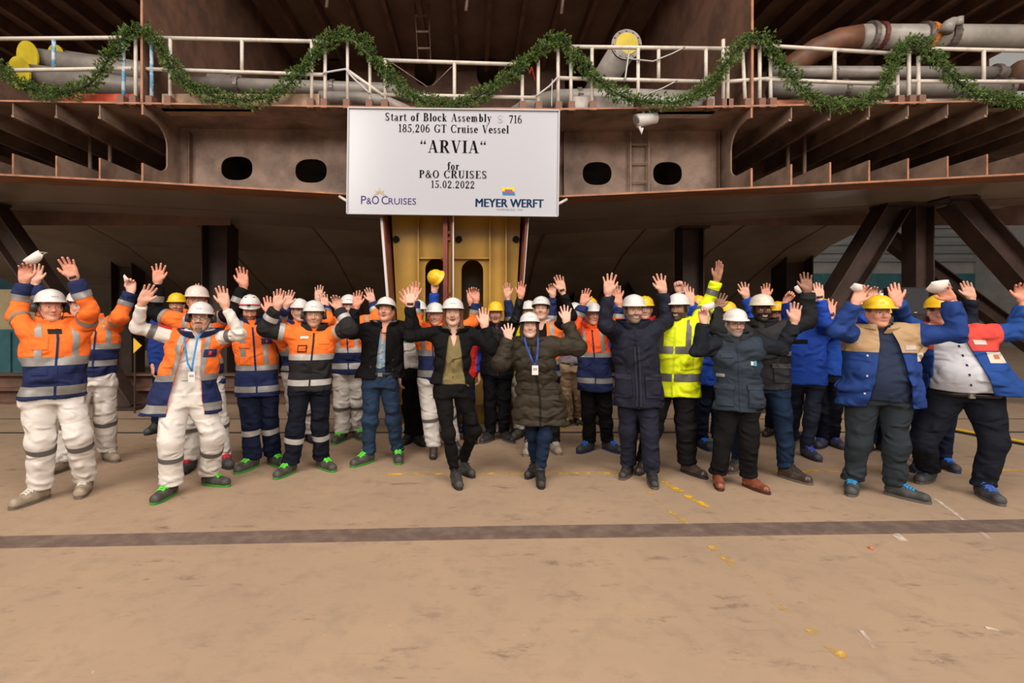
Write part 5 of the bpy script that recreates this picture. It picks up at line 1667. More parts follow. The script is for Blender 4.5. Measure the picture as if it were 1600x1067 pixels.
    def lf_(Pn):
        dh, u, v, dl = lparts(Pn)
        d = sm(dh, np.minimum(dl[0][0], dl[1][0]), .05)
        near = np.abs(d) < .05
        if near.any():
            z = Pn[near, 2]
            d[near] += amp * fo(Pn[near]) + legs.get('bunch', .0045) * np.sin(z * 95 + 1.5 * np.sin(Pn[near, 0] * 30)) * np.exp(-((z - .13) / .10) ** 2)
        return np.maximum(d, legs.get('zcut', .098) - Pn[:, 2])
    lp = np.array([q for l in LG for q in l])
    V, Q = nets(lf_, np.array([min(lp[:, 0].min() - .14, Xp - .25 * girth), lp[:, 1].min() - .2 - belly, .03]), np.array([max(lp[:, 0].max() + .14, Xp + .25 * girth), lp[:, 1].max() + .2, waist * H + .03]), h)
    T = tris(Q); N = vnorm(V, T)
    dh, u, v, dl = lparts(V)
    A = np.concatenate([V, N, np.stack([dl[0][0], dl[1][0], dl[0][1], dl[1][1]], -1)], 1).astype(np.float64)
    tr = ob('trousers', mesh_np('trousers', V - RO, T, fabric(lc, legs.get('rough', .85))), root)
    for t0, t1 in legs.get('bands', ()):
        for me_, ot, tt in ((6, 7, 8), (7, 6, 9)):
            B, TT = clip(A, T, A[:, ot] - A[:, me_])
            B, TT = clip(B, TT, B[:, tt] - t0); 
            if len(TT): B, TT = clip(B, TT, t1 - B[:, tt])
            if len(TT): ob('reflective_stripe', mesh_np('reflective_stripe', B[:, :3] + B[:, 3:6] * .004 - RO, TT, legs.get('bandmat', DGREY_BAND)), tr)
    for q0, q1, cc in legs.get('pads', ()):
        for me_, ot, tt in ((6, 7, 8), (7, 6, 9)):
            B, TT = clip(A, T, A[:, ot] - A[:, me_]); B, TT = clip(B, TT, B[:, tt] - q0)
            if len(TT): B, TT = clip(B, TT, q1 - B[:, tt])
            if len(TT): B, TT = clip(B, TT, -B[:, 4] - .35)
            if len(TT): ob('knee_pad', mesh_np('knee_pad', B[:, :3] + B[:, 3:6] * .006 - RO, TT, fabric(cc)), tr)
    if legs.get('belt'):
        zb_ = U(0, legs['belt'], Y0).z
        tb = torso(girth * 1.0, [(.3, .178, .135), (.6, .172, .132), (.7, .172, .13)], 0, ztop=.95, bl=belly)
        def bf(Pn):
            d, u, v = tb(Pn); return np.maximum(np.abs(d) - .012, np.abs(Pn[:, 2] - zb_) - .019)
        Vb, Qb = nets(bf, np.array([Xp - .3 * girth, Y0 - .25 - belly, zb_ - .04]), np.array([Xp + .3 * girth, Y0 + .25, zb_ + .04]), .010)
        bo = ob('belt', mesh_np('belt', Vb - RO, Qb, mat('belt_black', (.012, .011, .011), .4)), tr)
        bx = np.interp(zb_, zc, xc); bdepth = (.132 * s * (.5 + .5 * girth)) + belly * math.exp(-((zb_ - .6 * H) / (.1 * H)) ** 2) + .014
        c = np.array([bx, Y0, zb_]) + fwd * bdepth - RO
        mb = MB(); mb.box(c[0] - .025, c[1] - .008, c[2] - .02, c[0] + .025, c[1] + .012, c[2] + .02); mb.build('buckle', mat('buckle_steel', (.35, .33, .30), .3, .8), bo)

    # ---------------- shoes
    up, so, la = shoe_parts(*shoe)
    for k, (g, fy) in enumerate(shm):
        M = Matrix.Translation(Vector(g - RO)) @ Matrix.Rotation(fy, 4, 'Z') @ Matrix.Translation((0, .045 * s, 0)) @ Matrix.Diagonal((s * 1.27, s * 1.16, s * 1.22, 1) if shoe[0] == 'sneaker' else (s * 1.15, s * 1.10, s * 1.16, 1))
        so_ = ob('boot' if shoe[0] == 'boot' else 'shoe', up, root, mtx=M)
        ob('sole', so, so_)
        if la: ob('laces', la, so_)

    # ---------------- head + hands + body in ONE skin mesh
    hv, hq = head(smile, fine)
    C = face_colour(hv, skin, hair, beard, bcol or hair, smile)
    hs = s * 1.0
    Rh = Matrix.Rotation(math.radians(look), 3, 'Z') @ Matrix.Rotation(math.radians(pitch), 3, 'X') @ Matrix.Rotation(math.radians(roll), 3, 'Y')
    hc = np.array([Xh, Y0 - .035 * s, H - .118 * hs], f32)
    sc3 = np.array([hs * headw, hs, hs], f32)
    Rm = np.array(Rh, f32)
    HV = (hv * sc3) @ Rm.T + hc
    VS, FS, CS = [HV], [hq], [C]
    off = len(HV)
    palm = np.array(skin) * np.array((1.06, .92, .92)) if skin is not SKD else np.array((.30, .15, .10))
    for k, (S, E, Wr, T_, kind, rl) in enumerate(J):
        hv2, hq2 = HANDS[kind]
        d = T_ - Wr; d = d / np.linalg.norm(d)
        if arms[k] is None: nn = lat * (1 if k == 0 else -1)
        else:
            mid = CAMP - Wr; nn = mid / np.linalg.norm(mid) + np.array([0, -.4, 0], f32)
        nn = nn - d * (nn @ d); nn /= np.linalg.norm(nn)
        if rl:
            ra = math.radians(rl) * (1 if k == 0 else -1); nn = nn * math.cos(ra) + np.cross(d, nn) * math.sin(ra)
        xx = np.cross(d, nn)
        P_ = hv2 * s * 1.10
        mirror = (k == 1)
        if mirror: P_ = P_ * np.array([-1, 1, 1], f32)
        W_ = Wr + P_[:, :1] * xx + P_[:, 1:2] * d + P_[:, 2:] * nn
        VS.append(W_.astype(f32)); FS.append((hq2[:, ::-1] if mirror else hq2) + off); off += len(W_)
        pm = ss(hv2[:, 2], -.004, .008)[:, None] * .8
        CS.append((np.array(skin) * (1 - pm) + palm * pm).astype(f32))
    # the body beneath the clothes
    tb2 = torso(girth * .66, PROF, .45 * H, ztop=.868, bl=belly * .4)
    def bfn(Pn):
        d, u, v = tb2(Pn)
        d = np.maximum(d, .50 * H - Pn[:, 2])
        nk, _ = cone(Pn, (Xh, Y0 + .01, H - .23 * s), (np.interp(.83 * H, zc, xc), Y0 + .02, .83 * H), .052 * s, .058 * s); d = sm(d, nk, .03)
        for (S, E, Wr, T_, kd, rl) in J:
            a1, _ = cone(Pn, S, E, .040 * s, .034 * s); a2, _ = cone(Pn, E, Wr, .034 * s, .027 * s); d = sm(sm(d, a1, .03), a2, .02)
        for hip, kn, ank in LG:
            sl = min(1, lr[2] / (.06 * s))
            a1, _ = cone(Pn, hip, kn, lr[0] * .66, lr[1] * .6); a2, _ = cone(Pn, kn, ank, lr[1] * .6, min(.035 * s, lr[2] * .7)); d = sm(d, sm(a1, a2, .02), .03)
        return d
    ap = np.concatenate([allp, lp])
    Vb, Qb = nets(bfn, np.array([min(ap[:, 0].min() - .1, Xp - .25 * girth), ap[:, 1].min() - .15 - belly, .02]), np.array([max(ap[:, 0].max() + .1, Xp + .25 * girth), ap[:, 1].max() + .15, max(ap[:, 2].max() + .06, H)]), .024)
    VS.append(Vb); FS.append(Qb + off); CS.append(np.tile(np.array(skin, f32), (len(Vb), 1)))
    VV = np.concatenate(VS); FF = np.concatenate(FS); CC = np.concatenate(CS)
    me = mesh_np('body', VV - RO, FF, skinm)
    at = me.attributes.new('Col', 'FLOAT_COLOR', 'POINT')
    at.data.foreach_set('color', np.concatenate([CC, np.ones((len(CC), 1))], 1).astype(np.float32).ravel())
    ob('body', me, root)
    MH = Matrix.Translation(Vector(hc - RO)) @ Rh.to_4x4() @ Matrix.Diagonal((hs * headw, hs, hs, 1))
    if women:
        V3, Q3 = hair_mesh(women)
        ob('hair', mesh_np('hair', V3, Q3, mat('hair_%.2f' % hair[0], hair, .45, var=.5, vscale=30, bump=.5, bscale=90, stretch=(6, 6, 1))), root, mtx=MH)
    if glasses: ob('glasses', GLASS, root, mtx=MH)
    if not noHelmet:
        he = ob('helmet', helmet_for(*helmet), root, mtx=MH @ Matrix.Translation((0, .002, .047)) @ Matrix.Rotation(math.radians(-4), 4, 'X'))
        if helmet[0] == 'climb' or goggles:
            mb = MB()
            mb.tube([(.113 * math.sin(a), -.139 * math.cos(a), .030 + .012 * math.cos(a * 2)) for a in [i * math.pi / 16 for i in range(-16, 17)]], .006, 6)
            mb.build('strap', mat('strap_red', (.42, .02, .03), .6), he, True)
            mb = MB(); mb.box(-.03, -.150, .028, .0, -.132, .046); mb.build('buckle', mat('strap_black', (.02, .02, .02), .5), he)
            for xx_ in (-.035, .035):
                mb = MB(); mb.box(xx_ - .012, -.06, .088, xx_ + .012, .0, .100); mb.build('vent', mat('strap_black', (.02, .02, .02), .5), he)
        if helmet[0] in ('dome', 'short'):
            mb = MB()
            for xx_, wd in ((-.022, .012), (-.004, .008), (.012, .014)):
                mb.bar((xx_, -.1285, .038), (xx_ + wd, -.1285, .038), .002, .007)
            mb.build('emblem', mat('emblem_grey', (.42, .42, .44), .5), he)
        mb = MB()
        for sg in (-1, 1):
            mb.tube([(sg * .098, -.015, .002), (sg * .094, -.03, -.06), (sg * .060, -.055, -.150)], .0035, 5)
        if not women and (earmuff or goggles): mb.build('chin_strap', mat('strap_black', (.02, .02, .02), .5), he, True)
        if earmuff:
            for sg in (-1, 1):
                mb = MB(); mb.tube([(sg * .086, .012, -.050), (sg * .128, .012, -.046)], [.042, .036], 14); mb.build('ear_cup', mat('earcup_black', (.025, .025, .028), .45), he, True)
                mb = MB(); mb.tube([(sg * .116, .012, -.04), (sg * .122, .012, .02)], .007, 6); mb.build('ear_arm', mat('strap_black', (.02, .02, .02), .5), he, True)
    if watch is not None:
        S, E, Wr, T_, kd, rl = J[watch]
        d = (Wr - E) / np.linalg.norm(Wr - E)
        c = Wr + d * .014 * s
        mb = MB(); mb.tube([Vector(c - d * .011 - RO), Vector(c + d * .011 - RO)], .034 * s, 14); mb.build('wristwatch', mat('watch_strap', (.03, .025, .022), .45), root, True)
    info = dict(root=root, RO=RO, J=J, H=H, s=s, Y0=Y0, hc=hc, Rh=Rh, lat=lat, fwd=fwd, zc=zc, xc=xc, jacket=go, girth=girth, belly=belly)
    return info

def lanyard(p, col, py_end, card=True, px_end=None, fw=.125):
    """ribbon round the neck with a card at its end"""
    Y0, H, s = p['Y0'], p['H'], p['s']
    RO = Vector(p['RO'])
    nx = float(np.interp(.86 * H, p['zc'], p['xc']))
    e = U(px_end, py_end, Y0 - .20 * s - p['belly'] * .5)
    mb = MB()
    for sg in (-1, 1):
        pts = [Vector((nx + sg * .072 * s, Y0 - fw * .45 * s, .872 * H)), Vector((nx + sg * .060 * s, Y0 - fw * s, .825 * H)), Vector((nx * .25 + e.x * .75 + sg * .022, e.y - .005, .25 * .825 * H + .75 * e.z)), Vector((e.x, e.y, e.z))]
        for a, b in zip(pts[:-1], pts[1:]): mb.bar(a - RO, b - RO, .016, .003, up=(0, 1, 0))
    ly = mb.build('lanyard', fabric(col), p['root'])
    if card:
        mb = MB(); c = e - RO; mb.box(c.x - .030, c.y - .008, c.z - .095, c.x + .030, c.y - .004, c.z - .005); mb.build('id_card', mat('card_white', (.66, .64, .62), .4), ly)
        mb = MB(); mb.box(c.x - .02, c.y - .0095, c.z - .05, c.x + .02, c.y - .008, c.z - .03); mb.build('card_photo', mat('card_grey', (.3, .3, .32), .5), ly)
# ================================================================== THE CROWD
def HV(hem, b1, b2, low=None, **k):
    d = dict(col=ORANGE, hem=hem, lower=(NAVY, low or (b1[1] - 3)), bands=[b1, b2], sbands=[(.50, .68), (1.42, 1.60)], sleeve=(NAVY, 1.58), collar=(ORANGE, .092, .098, .838, .882), braces=b1[0], zip=NAVY)
    d.update(k); return d
GREEN = (.10, .62, .04)
WORK = ('sneaker', (.035, .032, .028), (.05, .22, .03), GREEN)
WORKB = ('sneaker', (.022, .022, .028), (.018, .03, .10), (.01, .12, .60))
BROWNSH = ('dress', (.040, .026, .020), (.02, .018, .015), None)
DRESS = ('dress', (.016, .013, .013), (.10, .08, .07), (.014, .012, .012))
WPANTS = dict(col=WHITE, bands=[(1.10, 1.20)], r=(.108, .092, .084), amp=.017)
P_ = {}
# ---- left group
P_['a'] = person('stout man at far left in orange and navy jacket and white trousers, both arms up', (84, 453), [(48, 786), (130, 771)],
    arms=(((26, 492), (40, 432), (44, 390), 'relaxed'), ((142, 486), (113, 430), (97, 390), 'open')), yaw=6, look=18, girth=1.14, belly=.04, chest=88, pelvis=84,
    top=HV(620, (556, 569), (600, 614), patches=[('name_strip', (.02, .02, .02), -.06, .03, 514, 521), ('pocket_flap', NAVY, -.15, -.05, 575, 583), ('pocket_flap', NAVY, .05, .15, 573, 581), ('pocket', ORANGE, -.16, -.06, 525, 545)]),
    legs=WPANTS, shoe=('sneaker', (.21, .165, .12), (.13, .11, .085), (.60, .55, .48)), helmet=('short', 'white'), earmuff=True, skin=SKR, hair=(.30, .20, .11), footyaw=(-42, -8), watch=1, knees=((64, 690), (124, 682)))
P_['a2'] = person('man in orange and navy jacket half hidden behind the stout man at far left', (128, 455), [(88, 738), (173, 719)],
    arms=(((72, 486), (54, 440), (60, 407)), ((189, 494), (205, 455), (203, 428), 'grip')), chest=150, pelvis=145, look=10,
    top=HV(586, (536, 545), (562, 571)), legs=dict(WPANTS, bands=[(1.05, 1.16)]), shoe=('sneaker', (.20, .16, .12), (.12, .10, .08), (.5, .45, .38)), helmet=('short', 'white'), skin=SKP, footyaw=(-35, 25))
person('man in pale pink helmet and orange jacket with black sleeves behind the open vest', (311, 447), [(292, 736), (352, 728)],
    arms=(((243, 488), (247, 430), (250, 393), 'spread'), ((364, 487), (381, 447), (377, 412), 'open')), chest=308, pelvis=315, skin=SKR, hair=(.32, .22, .14),
    top=HV(600, (560, 568), (584, 592), sleeve=(BLACK, .45), sbands=[(.42, .58), (1.35, 1.55)]), legs=WPANTS, shoe=('sneaker', (.03, .03, .03), (.02, .02, .02), (.5, .02, .03)), helmet=('cap', 'pink'), footyaw=(-15, 20), fine=False)
person('man in yellow helmet and blue and red jacket far behind at left', (279, 459), [(240, 676), (275, 672)], Y=7.0,
    arms=(None, ((315, 500), (306, 466), (314, 442))), chest=270, pelvis=266, look=-8, skin=SKR,
    top=dict(col=(.010, .035, .20), hem=582, yoke=(RED, 525), collar=(RED, .09, .095, .838, .88)), legs=dict(col=(.010, .014, .034)), helmet=('ridge', 'yellow'), fine=False, beard='stubble')
P_['vest'] = person('man in open orange vest over white overalls with glasses and goatee', (317, 472), [(257, 779), (337, 758)],
    arms=(((200, 507), (222, 472), (240, 442), 'open', 0), ((374, 522), (352, 478), (345, 445), 'open')), yaw=-4, look=-8, roll=2, chest=303, pelvis=292, girth=1.05,
    top=dict(col=ORANGE, hem=645, name='vest', sleeves=False, open=(0, .055, .01, .15), flare=(.16, .05), loose=1.08, lower=(NAVY, 590), bands=[(583, 593), (628, 640)], braces=583, collar=(NAVY, .10, .15, .825, .872),
        patches=[('name_patch', (.03, .03, .10), .10, .20, 545, 557), ('pocket', ORANGE, -.21, -.12, 548, 572), ('emblem', (.6, .05, .05), .14, .16, 548, 554, .010)]),
    inner=dict(col=WHITE, hem=622, shrink=.012, name='overall_top', sbands=[(.55, .72), ], collar=(WHITE, .085, .095, .83, .87), bandmat=DGREY_BAND, patches=[('pocket', (.60, .57, .54), -.05, .06, 570, 592)]), legs=dict(WPANTS, bands=[(1.30, 1.40)], r=(.112, .098, .092)), shoe=WORK, helmet=('short', 'white'), earmuff=True,
    glasses=True, beard='goatee', bcol=(.045, .028, .02), hair=(.05, .032, .022), footyaw=(-22, 52), knees=((268, 690), (332, 680)))
lanyard(P_['vest'], (.03, .22, .55), 580, True, 300)
P_['look'] = person('bearded man in orange and navy jacket looking down under a strapped white helmet', (392, 461), [(386, 734), (433, 727)],
    arms=(((352, 532), (366, 493), (363, 468), 'relaxed'), ((442, 532), (419, 486), (420, 462), 'open')), pitch=20, look=6, chest=396, pelvis=402,
    top=HV(617, (569, 577), (601, 610), patches=[('name_patch', (.03, .03, .10), .07, .17, 528, 537), ('emblem', (.55, .05, .05), .11, .13, 530, 535, .010), ('pocket_flap', ORANGE, -.14, -.04, 536, 543), ('pocket', ORANGE, -.14, -.04, 556, 568)], collar=(NAVY, .092, .10, .838, .885)), legs=dict(col=(.010, .014, .036), bands=[(1.15, 1.30)], bandmat=WHITE_BAND, r=(.104, .086, .078)), shoe=WORK,
    helmet=('climb', 'white'), goggles=True, beard='full', bcol=(.20, .08, .035), hair=(.22, .10, .05), skin=SKR, footyaw=(-35, 30))
person('man in orange jacket with black lower half and black sleeves, arms raised', (492, 470), [(446, 742), (510, 733)],
    arms=(((413, 514), (433, 480), (437, 446), 'open'), ((547, 514), (530, 484), (521, 453), 'relaxed')), chest=490, pelvis=484, girth=1.08,
    top=HV(609, (552, 561), (591, 600), lower=(DGREY, 559), sleeve=(DGREY, .42), sbands=[(.40, .56), (1.42, 1.62)], bandmat=WHITE_BAND, zip=DGREY, braces=None, collar=(DGREY, .094, .10, .838, .88),
        patches=[('name_tag', WHITE, -.13, -.05, 525, 529), ('badge_holder', (.03, .03, .03), -.145, -.055, 538, 549), ('badge_window', ORANGE, -.135, -.065, 540, 547, .010), ('pocket_flap', ORANGE, .05, .16, 531, 537)]),
    legs=dict(col=(.008, .010, .018), bands=[(1.22, 1.36)], bandmat=WHITE_BAND, r=(.104, .086, .078)), shoe=WORK, helmet=('short', 'white'), earmuff=True, beard='stubble', bcol=(.25, .12, .06), hair=(.25, .14, .07), footyaw=(-30, 32))
person('smiling man in navy collar seen between two orange jackets', (469, 467), [(462, 692), (488, 690)], Y=6.2,
    arms=(((436, 505), (447, 478), (456, 449)), ((512, 500), (509, 480), (504, 455))), look=14, chest=462, skin=SKP, hair=(.16, .09, .05), smile=1,
    top=HV(580, (548, 555), (570, 577), collar=(NAVY, .092, .105, .83, .875)), legs=WPANTS, helmet=('cap', 'white'), fine=False)
person('man in orange and navy jacket with white trousers left of the black blazer', (546, 461), [(530, 690), (561, 685)],
    arms=(((494, 505), (497, 468), (500, 438)), ((592, 498), (582, 472), (573, 443))), chest=542, pelvis=545, skin=SKP,
    top=HV(583, (543, 550), (566, 575), bandmat=WHITE_BAND), legs=dict(WPANTS, bands=[(1.10, 1.2)]), shoe=WORK, helmet=('short', 'white'), fine=False, footyaw=(-22, 15))
# ---- centre
P_['blaz'] = person('man in open black coat, light blue shirt and jeans, face tilted up', (604, 465), [(567, 725), (622, 720)],
    arms=(((549, 520), (557, 478), (561, 447), 'open'), ((652, 520), (638, 472), (629, 441), 'spread')), pitch=-14, look=-12, smile=2, chest=598, pelvis=594, skin=SKR, hair=(.09, .055, .035),
    top=dict(col=BLACK, hem=590, open=(0, .03, .0, .055), flare=(.05, .06), name='coat', loose=1.04, collar=(BLACK, .094, .125, .825, .872), patches=[('button', (.05, .05, .05), -.11, -.095, 570, 573), ('button', (.05, .05, .05), .12, .135, 560, 563), ('button', (.05, .05, .05), .12, .135, 575, 578)]),
    inner=dict(col=(.26, .38, .48), hem=590, shrink=.016, collar=(.26, .38, .48), patches=[('button', WHITE, -.005, .005, y, y + 2.2) for y in (535, 546, 557, 568)]) if False else
    dict(col=(.26, .38, .48), hem=588, shrink=.026, collar=((.20, .22, .25), .082, .09, .83, .87), patches=[('button', (.6, .6, .6), -.006, .006, y, y + 2.4) for y in (535, 546, 557, 568)]),
    legs=dict(col=JEANS, r=(.100, .078, .066), belt=583, waist=.60), shoe=WORK, helmet=('cap', 'white'), footyaw=(-42, 4), girth=1.02)
P_['wom'] = person('woman in open black blazer and olive blouse with black trousers, laughing', (708, 466), [(714, 758), (727, 741)],
    arms=(((640, 525), (641, 477), (641, 447), 'spread'), ((774, 548), (757, 510), (756, 479), 'open')), yaw=4, look=-2, pitch=-4, smile=2, women='bob', hair=(.20, .068, .03), skin=SKP, chest=708, pelvis=706,
    top=dict(col=BLACK, hem=598, open=(0, .045, .01, .12), flare=(.05, .04), name='blazer', armr=(.068, .056, .044), collar=(BLACK, .085, .13, .81, .855), amp=.014, cuff=-.02),
    inner=dict(col=(.19, .15, .062), hem=606, shrink=.014, name='blouse', open=(0, .05, 0, -.12), amp=.020, collar=((.19, .15, .062), .072, .082, .835, .862), patches=[('button', (.12, .10, .05), -.004, .004, y, y + 2) for y in (562, 574, 586, 598)]),
    legs=dict(col=(.007, .0065, .007), r=(.088, .060, .047), amp=.012, bunch=.004, zcut=.13), shoe=('boot', (.026, .024, .022), (.02, .018, .016), (.03, .03, .03)), footyaw=(8, 30), watch=0, knees=((701, 680), (742, 672)))
person('man with white moustache in orange and navy jacket behind the laughing woman', (680, 473), [(677, 713), (712, 702)],
    arms=(((650, 506), (649, 466), (647, 431), 'spread'), ((748, 500), (744, 470), (741, 437), 'relaxed')), chest=676, pelvis=678, skin=SKR, beard='moust', bcol=(.55, .50, .45), hair=(.5, .46, .42), smile=1,
    top=HV(599, (546, 555), (577, 587)), legs=WPANTS, shoe=BROWNSH, helmet=('cap', 'white'), footyaw=(0, 20), fine=False)
person('man in white shirt and black trousers between the black coat and the laughing woman', (653, 469), [(636, 692), (656, 694)], Y=6.25,
    arms=(None, None), chest=655, pelvis=650, look=20, top=dict(col=WHITE, hem=575, name='shirt', yoke=((.04, .30, .12), 535)), legs=dict(col=BLACK), shoe=('boot', (.016, .015, .015), (.012, .012, .012), None), helmet=('cap', 'white'), fine=False)
P_['lift'] = person('man mostly hidden behind the laughing woman, blue and red sleeve lifting a yellow helmet', (712, 472), [(706, 690), (735, 690)], Y=6.55,
    arms=(((676, 492), (679, 452), (681, 432), 'grip'), None), chest=722, pelvis=720, top=dict(col=RED, hem=590, sleeve=(ROYAL, .8), collar=(NAVY, .09, .1, .84, .88)), legs=dict(col=(.010, .014, .034)), noHelmet=True, hair=(.10, .06, .03), fine=False)
person('man in yellow helmet and black jacket behind the two women', (774, 472), [(761, 690), (793, 689)],
    arms=(((748, 508), (735, 470), (735, 443), 'open'), ((806, 500), (815, 457), (818, 421), 'open')), chest=777, pelvis=777, smile=2, skin=SKR,
    top=dict(col=(.009, .009, .011), hem=586, rough=.45, collar=((.009, .009, .011), .09, .11, .83, .872), zip=(.03, .03, .03), loose=1.05, patches=[('tie', (.12, .03, .04), -.012, .012, 505, 515)]), legs=dict(col=(.007, .007, .009), r=(.098, .076, .066)), shoe=DRESS, helmet=('ridge', 'yellow'), footyaw=(-32, 30), fine=False)
person('man with yellow and navy sleeves whose white helmet shows above the puffer coat woman', (826, 470), [(808, 684), (836, 684)], Y=6.9,
    arms=(((796, 500), (793, 460), (790, 433), 'open'), ((861, 498), (864, 458), (862, 438), 'relaxed')), chest=822, pelvis=818,
    top=dict(col=HIVIS, hem=585, sleeve=(NAVY, 1.15), sbands=[(1.0, 1.14)], bands=[(552, 559)], collar=(HIVIS, .09, .1, .84, .88)), legs=dict(col=WHITE), helmet=('cap', 'white'), shoe=('sneaker', (.05, .04, .035), (.04, .03, .03), None), fine=False)
P_['puff'] = person('smiling woman in long dark brown puffer coat with lanyard', (827, 488), [(832, 743), (845, 757)],
    arms=(((783, 566), (795, 527), (791, 506), 'spread'), ((906, 543), (883, 499), (884, 476), 'spread')), yaw=3, pitch=-8, smile=1, women='dark', hair=(.045, .026, .018), skin=SKP, chest=830, pelvis=842, girth=1.12,
    top=dict(col=(.036, .029, .020), hem=661, name='puffer_coat', puff=.118, rough=.5, loose=1.06, armr=(.086, .078, .060), flare=(.03, .05), amp=.012, collar=((.040, .033, .024), .098, .135, .812, .865), zip=(.015, .013, .01), zipu=.0, cuff=-.01,
        patches=[('pocket_flap', (.036, .029, .020), .06, .19, 600, 606), ('pocket_flap', (.036, .029, .020), -.18, -.06, 600, 606)]),
    legs=dict(col=(.011, .022, .048), r=(.085, .064, .05), zcut=.14), shoe=('boot', (.014, .012, .012), (.012, .011, .011), (.02, .02, .02)), footyaw=(-28, -2))
lanyard(P_['puff'], (.03, .07, .32), 570, True, 836, .175)
P_['suit'] = person('grinning man in white helmet and orange vest over a dark suit', (845, 464), [(826, 708), (868, 706)],
    arms=(None, ((893, 494), (879, 455), (870, 424), 'open')), chest=848, pelvis=847, pitch=-10, smile=1, hair=(.04, .028, .02), look=-5,
    top=dict(col=ORANGE, hem=590, name='vest', sleeves=False, open=(0, .05, 0, .03), bands=[(560, 568), (578, 586)], braces=530, lower=(NAVY, 562), loose=1.08),
    inner=dict(col=BLACK, hem=588, name='suit_jacket', shrink=.012, collar=((.55, .55, .57), .08, .086, .84, .872)), legs=dict(col=(.016, .015, .018), r=(.098, .08, .07)), shoe=('sneaker', (.24, .20, .16), (.2, .17, .14), (.4, .36, .3)), helmet=('short', 'white'), watch=1, footyaw=(-14, 12), fine=False)
person('man in lilac shirt and beige trousers behind the puffer coat woman', (897, 473), [(884, 667), (907, 664)], Y=7.1,
    arms=(None, None), chest=893, pelvis=893, skin=SKR, top=dict(col=(.27, .21, .25), hem=566, name='shirt', amp=.016), legs=dict(col=(.34, .235, .145), belt=567, waist=.585), shoe=('sneaker', (.03, .03, .025), (.45, .36, .02), (.62, .50, .02)), helmet=('cap', 'white'), fine=False)
person('man in yellow helmet hidden deep behind the raised navy cuff', (921, 466), [(910, 662), (935, 662)], Y=7.5,
    arms=(None, None), chest=922, top=dict(col=ROYAL, hem=575, collar=(ROYAL, .09, .095, .84, .88)), legs=dict(col=(.010, .014, .034)), helmet=('ridge', 'yellow'), fine=False)
person('red faced man in red orange and navy jacket left of the navy parka', (923, 472), [(915, 705), (957, 705)],
    arms=(((898, 508), (911, 475), (919, 445), 'open'), ((965, 512), (968, 476), (960, 448))), look=24, chest=926, pelvis=930, skin=SKR, hair=(.4, .36, .32),
    top=HV(610, (550, 557), (589, 597), col=ORANGE2, collar=(ORANGE2, .092, .105, .838, .885), bandmat=GREY_BAND), legs=dict(col=BLACK), shoe=WORKB, helmet=('cap', 'white'), glasses=True, footyaw=(-35, 40), fine=False)
# ---- right group
P_['parka'] = person('bearded man in long navy parka and suit trousers, both hands high', (988, 461), [(978, 744), (1020, 757)],
    arms=(((946, 508), (951, 455), (953, 423), 'spread'), ((1041, 502), (1035, 446), (1025, 412), 'spread')), yaw=3, look=14, smile=1, beard='full', bcol=(.16, .12, .10), hair=(.06, .045, .035), chest=992, pelvis=996, girth=1.02,
    top=dict(col=(.015, .016, .028), hem=634, name='parka', rough=.7, loose=1.08, amp=.024, collar=((.015, .016, .028), .10, .125, .825, .878), zip=(.016, .016, .026), patches=[('placket', (.024, .025, .039), -.028, .028, 540, 632, .006), ('pocket', (.0165, .0175, .030), -.20, -.06, 588, 618, .012), ('pocket', (.0165, .0175, .030), .06, .20, 588, 618, .012), ('pocket_flap', (.026, .027, .041), -.20, -.06, 583, 591, .016), ('pocket_flap', (.026, .027, .041), .06, .20, 583, 591, .016)]),
    legs=dict(col=(.018, .019, .034), r=(.098, .080, .072), amp=.012), shoe=DRESS, helmet=('cap', 'white'), footyaw=(-20, 0))
person('man in fluorescent yellow jacket with one arm stretched up', (1058, 459), [(1003, 737), (1084, 742)],
    arms=(None, ((1104, 480), (1120, 437), (1127, 406), 'flat', 50)), yaw=-4, look=-22, smile=1, beard='full', bcol=(.03, .02, .015), skin=(.34, .18, .115), hair=(.02, .015, .012), chest=1056, pelvis=1052, girth=1.16, belly=.03,
    top=dict(col=HIVIS, hem=617, bands=[(540, 551), (581, 593)], sbands=[(.62, .78), (1.45, 1.65)], bandmat=DGREY_BAND, braces=540, rough=.6, collar=(HIVIS, .095, .105, .835, .882), zip=(.60, .70, .01), loose=1.06, patches=[('pocket', HIVIS, .06, .17, 556, 575), ('drawcord', HIVIS, .0, .012, 600, 616, .012)]),
    legs=dict(col=(.011, .0105, .011), r=(.106, .088, .080), pads=[(.82, 1.2, (.012, .012, .013))]), shoe=BROWNSH, helmet=('cap', 'white'), footyaw=(-15, 44))
person('man in blue and red jacket with a raised fist behind the fluorescent jacket', (1088, 463), [(1072, 700), (1100, 700)], Y=6.1,
    arms=(((1068, 495), (1060, 448), (1057, 424), 'fist'), ((1090, 505), (1080, 472), (1075, 447))), chest=1085, top=dict(col=ROYAL, hem=600, yoke=(RED, 520), collar=(RED, .09, .1, .84, .88)), legs=dict(col=(.010, .014, .034)), helmet=('ridge', 'yellow'), shoe=WORKB, fine=False)
person('man in yellow helmet and blue jacket hidden behind the navy parka', (1006, 464), [(985, 690), (1012, 690)], Y=6.3,
    arms=(((962, 500), (966, 470), (962, 442), 'open'), ((1060, 490), (1070, 465), (1067, 437), 'open')), chest=1008, top=dict(col=ROYAL, hem=595, yoke=(RED, 525), collar=(RED, .09, .1, .84, .88)), legs=dict(col=BLACK), helmet=('ridge', 'yellow'), shoe=BROWNSH, fine=False)
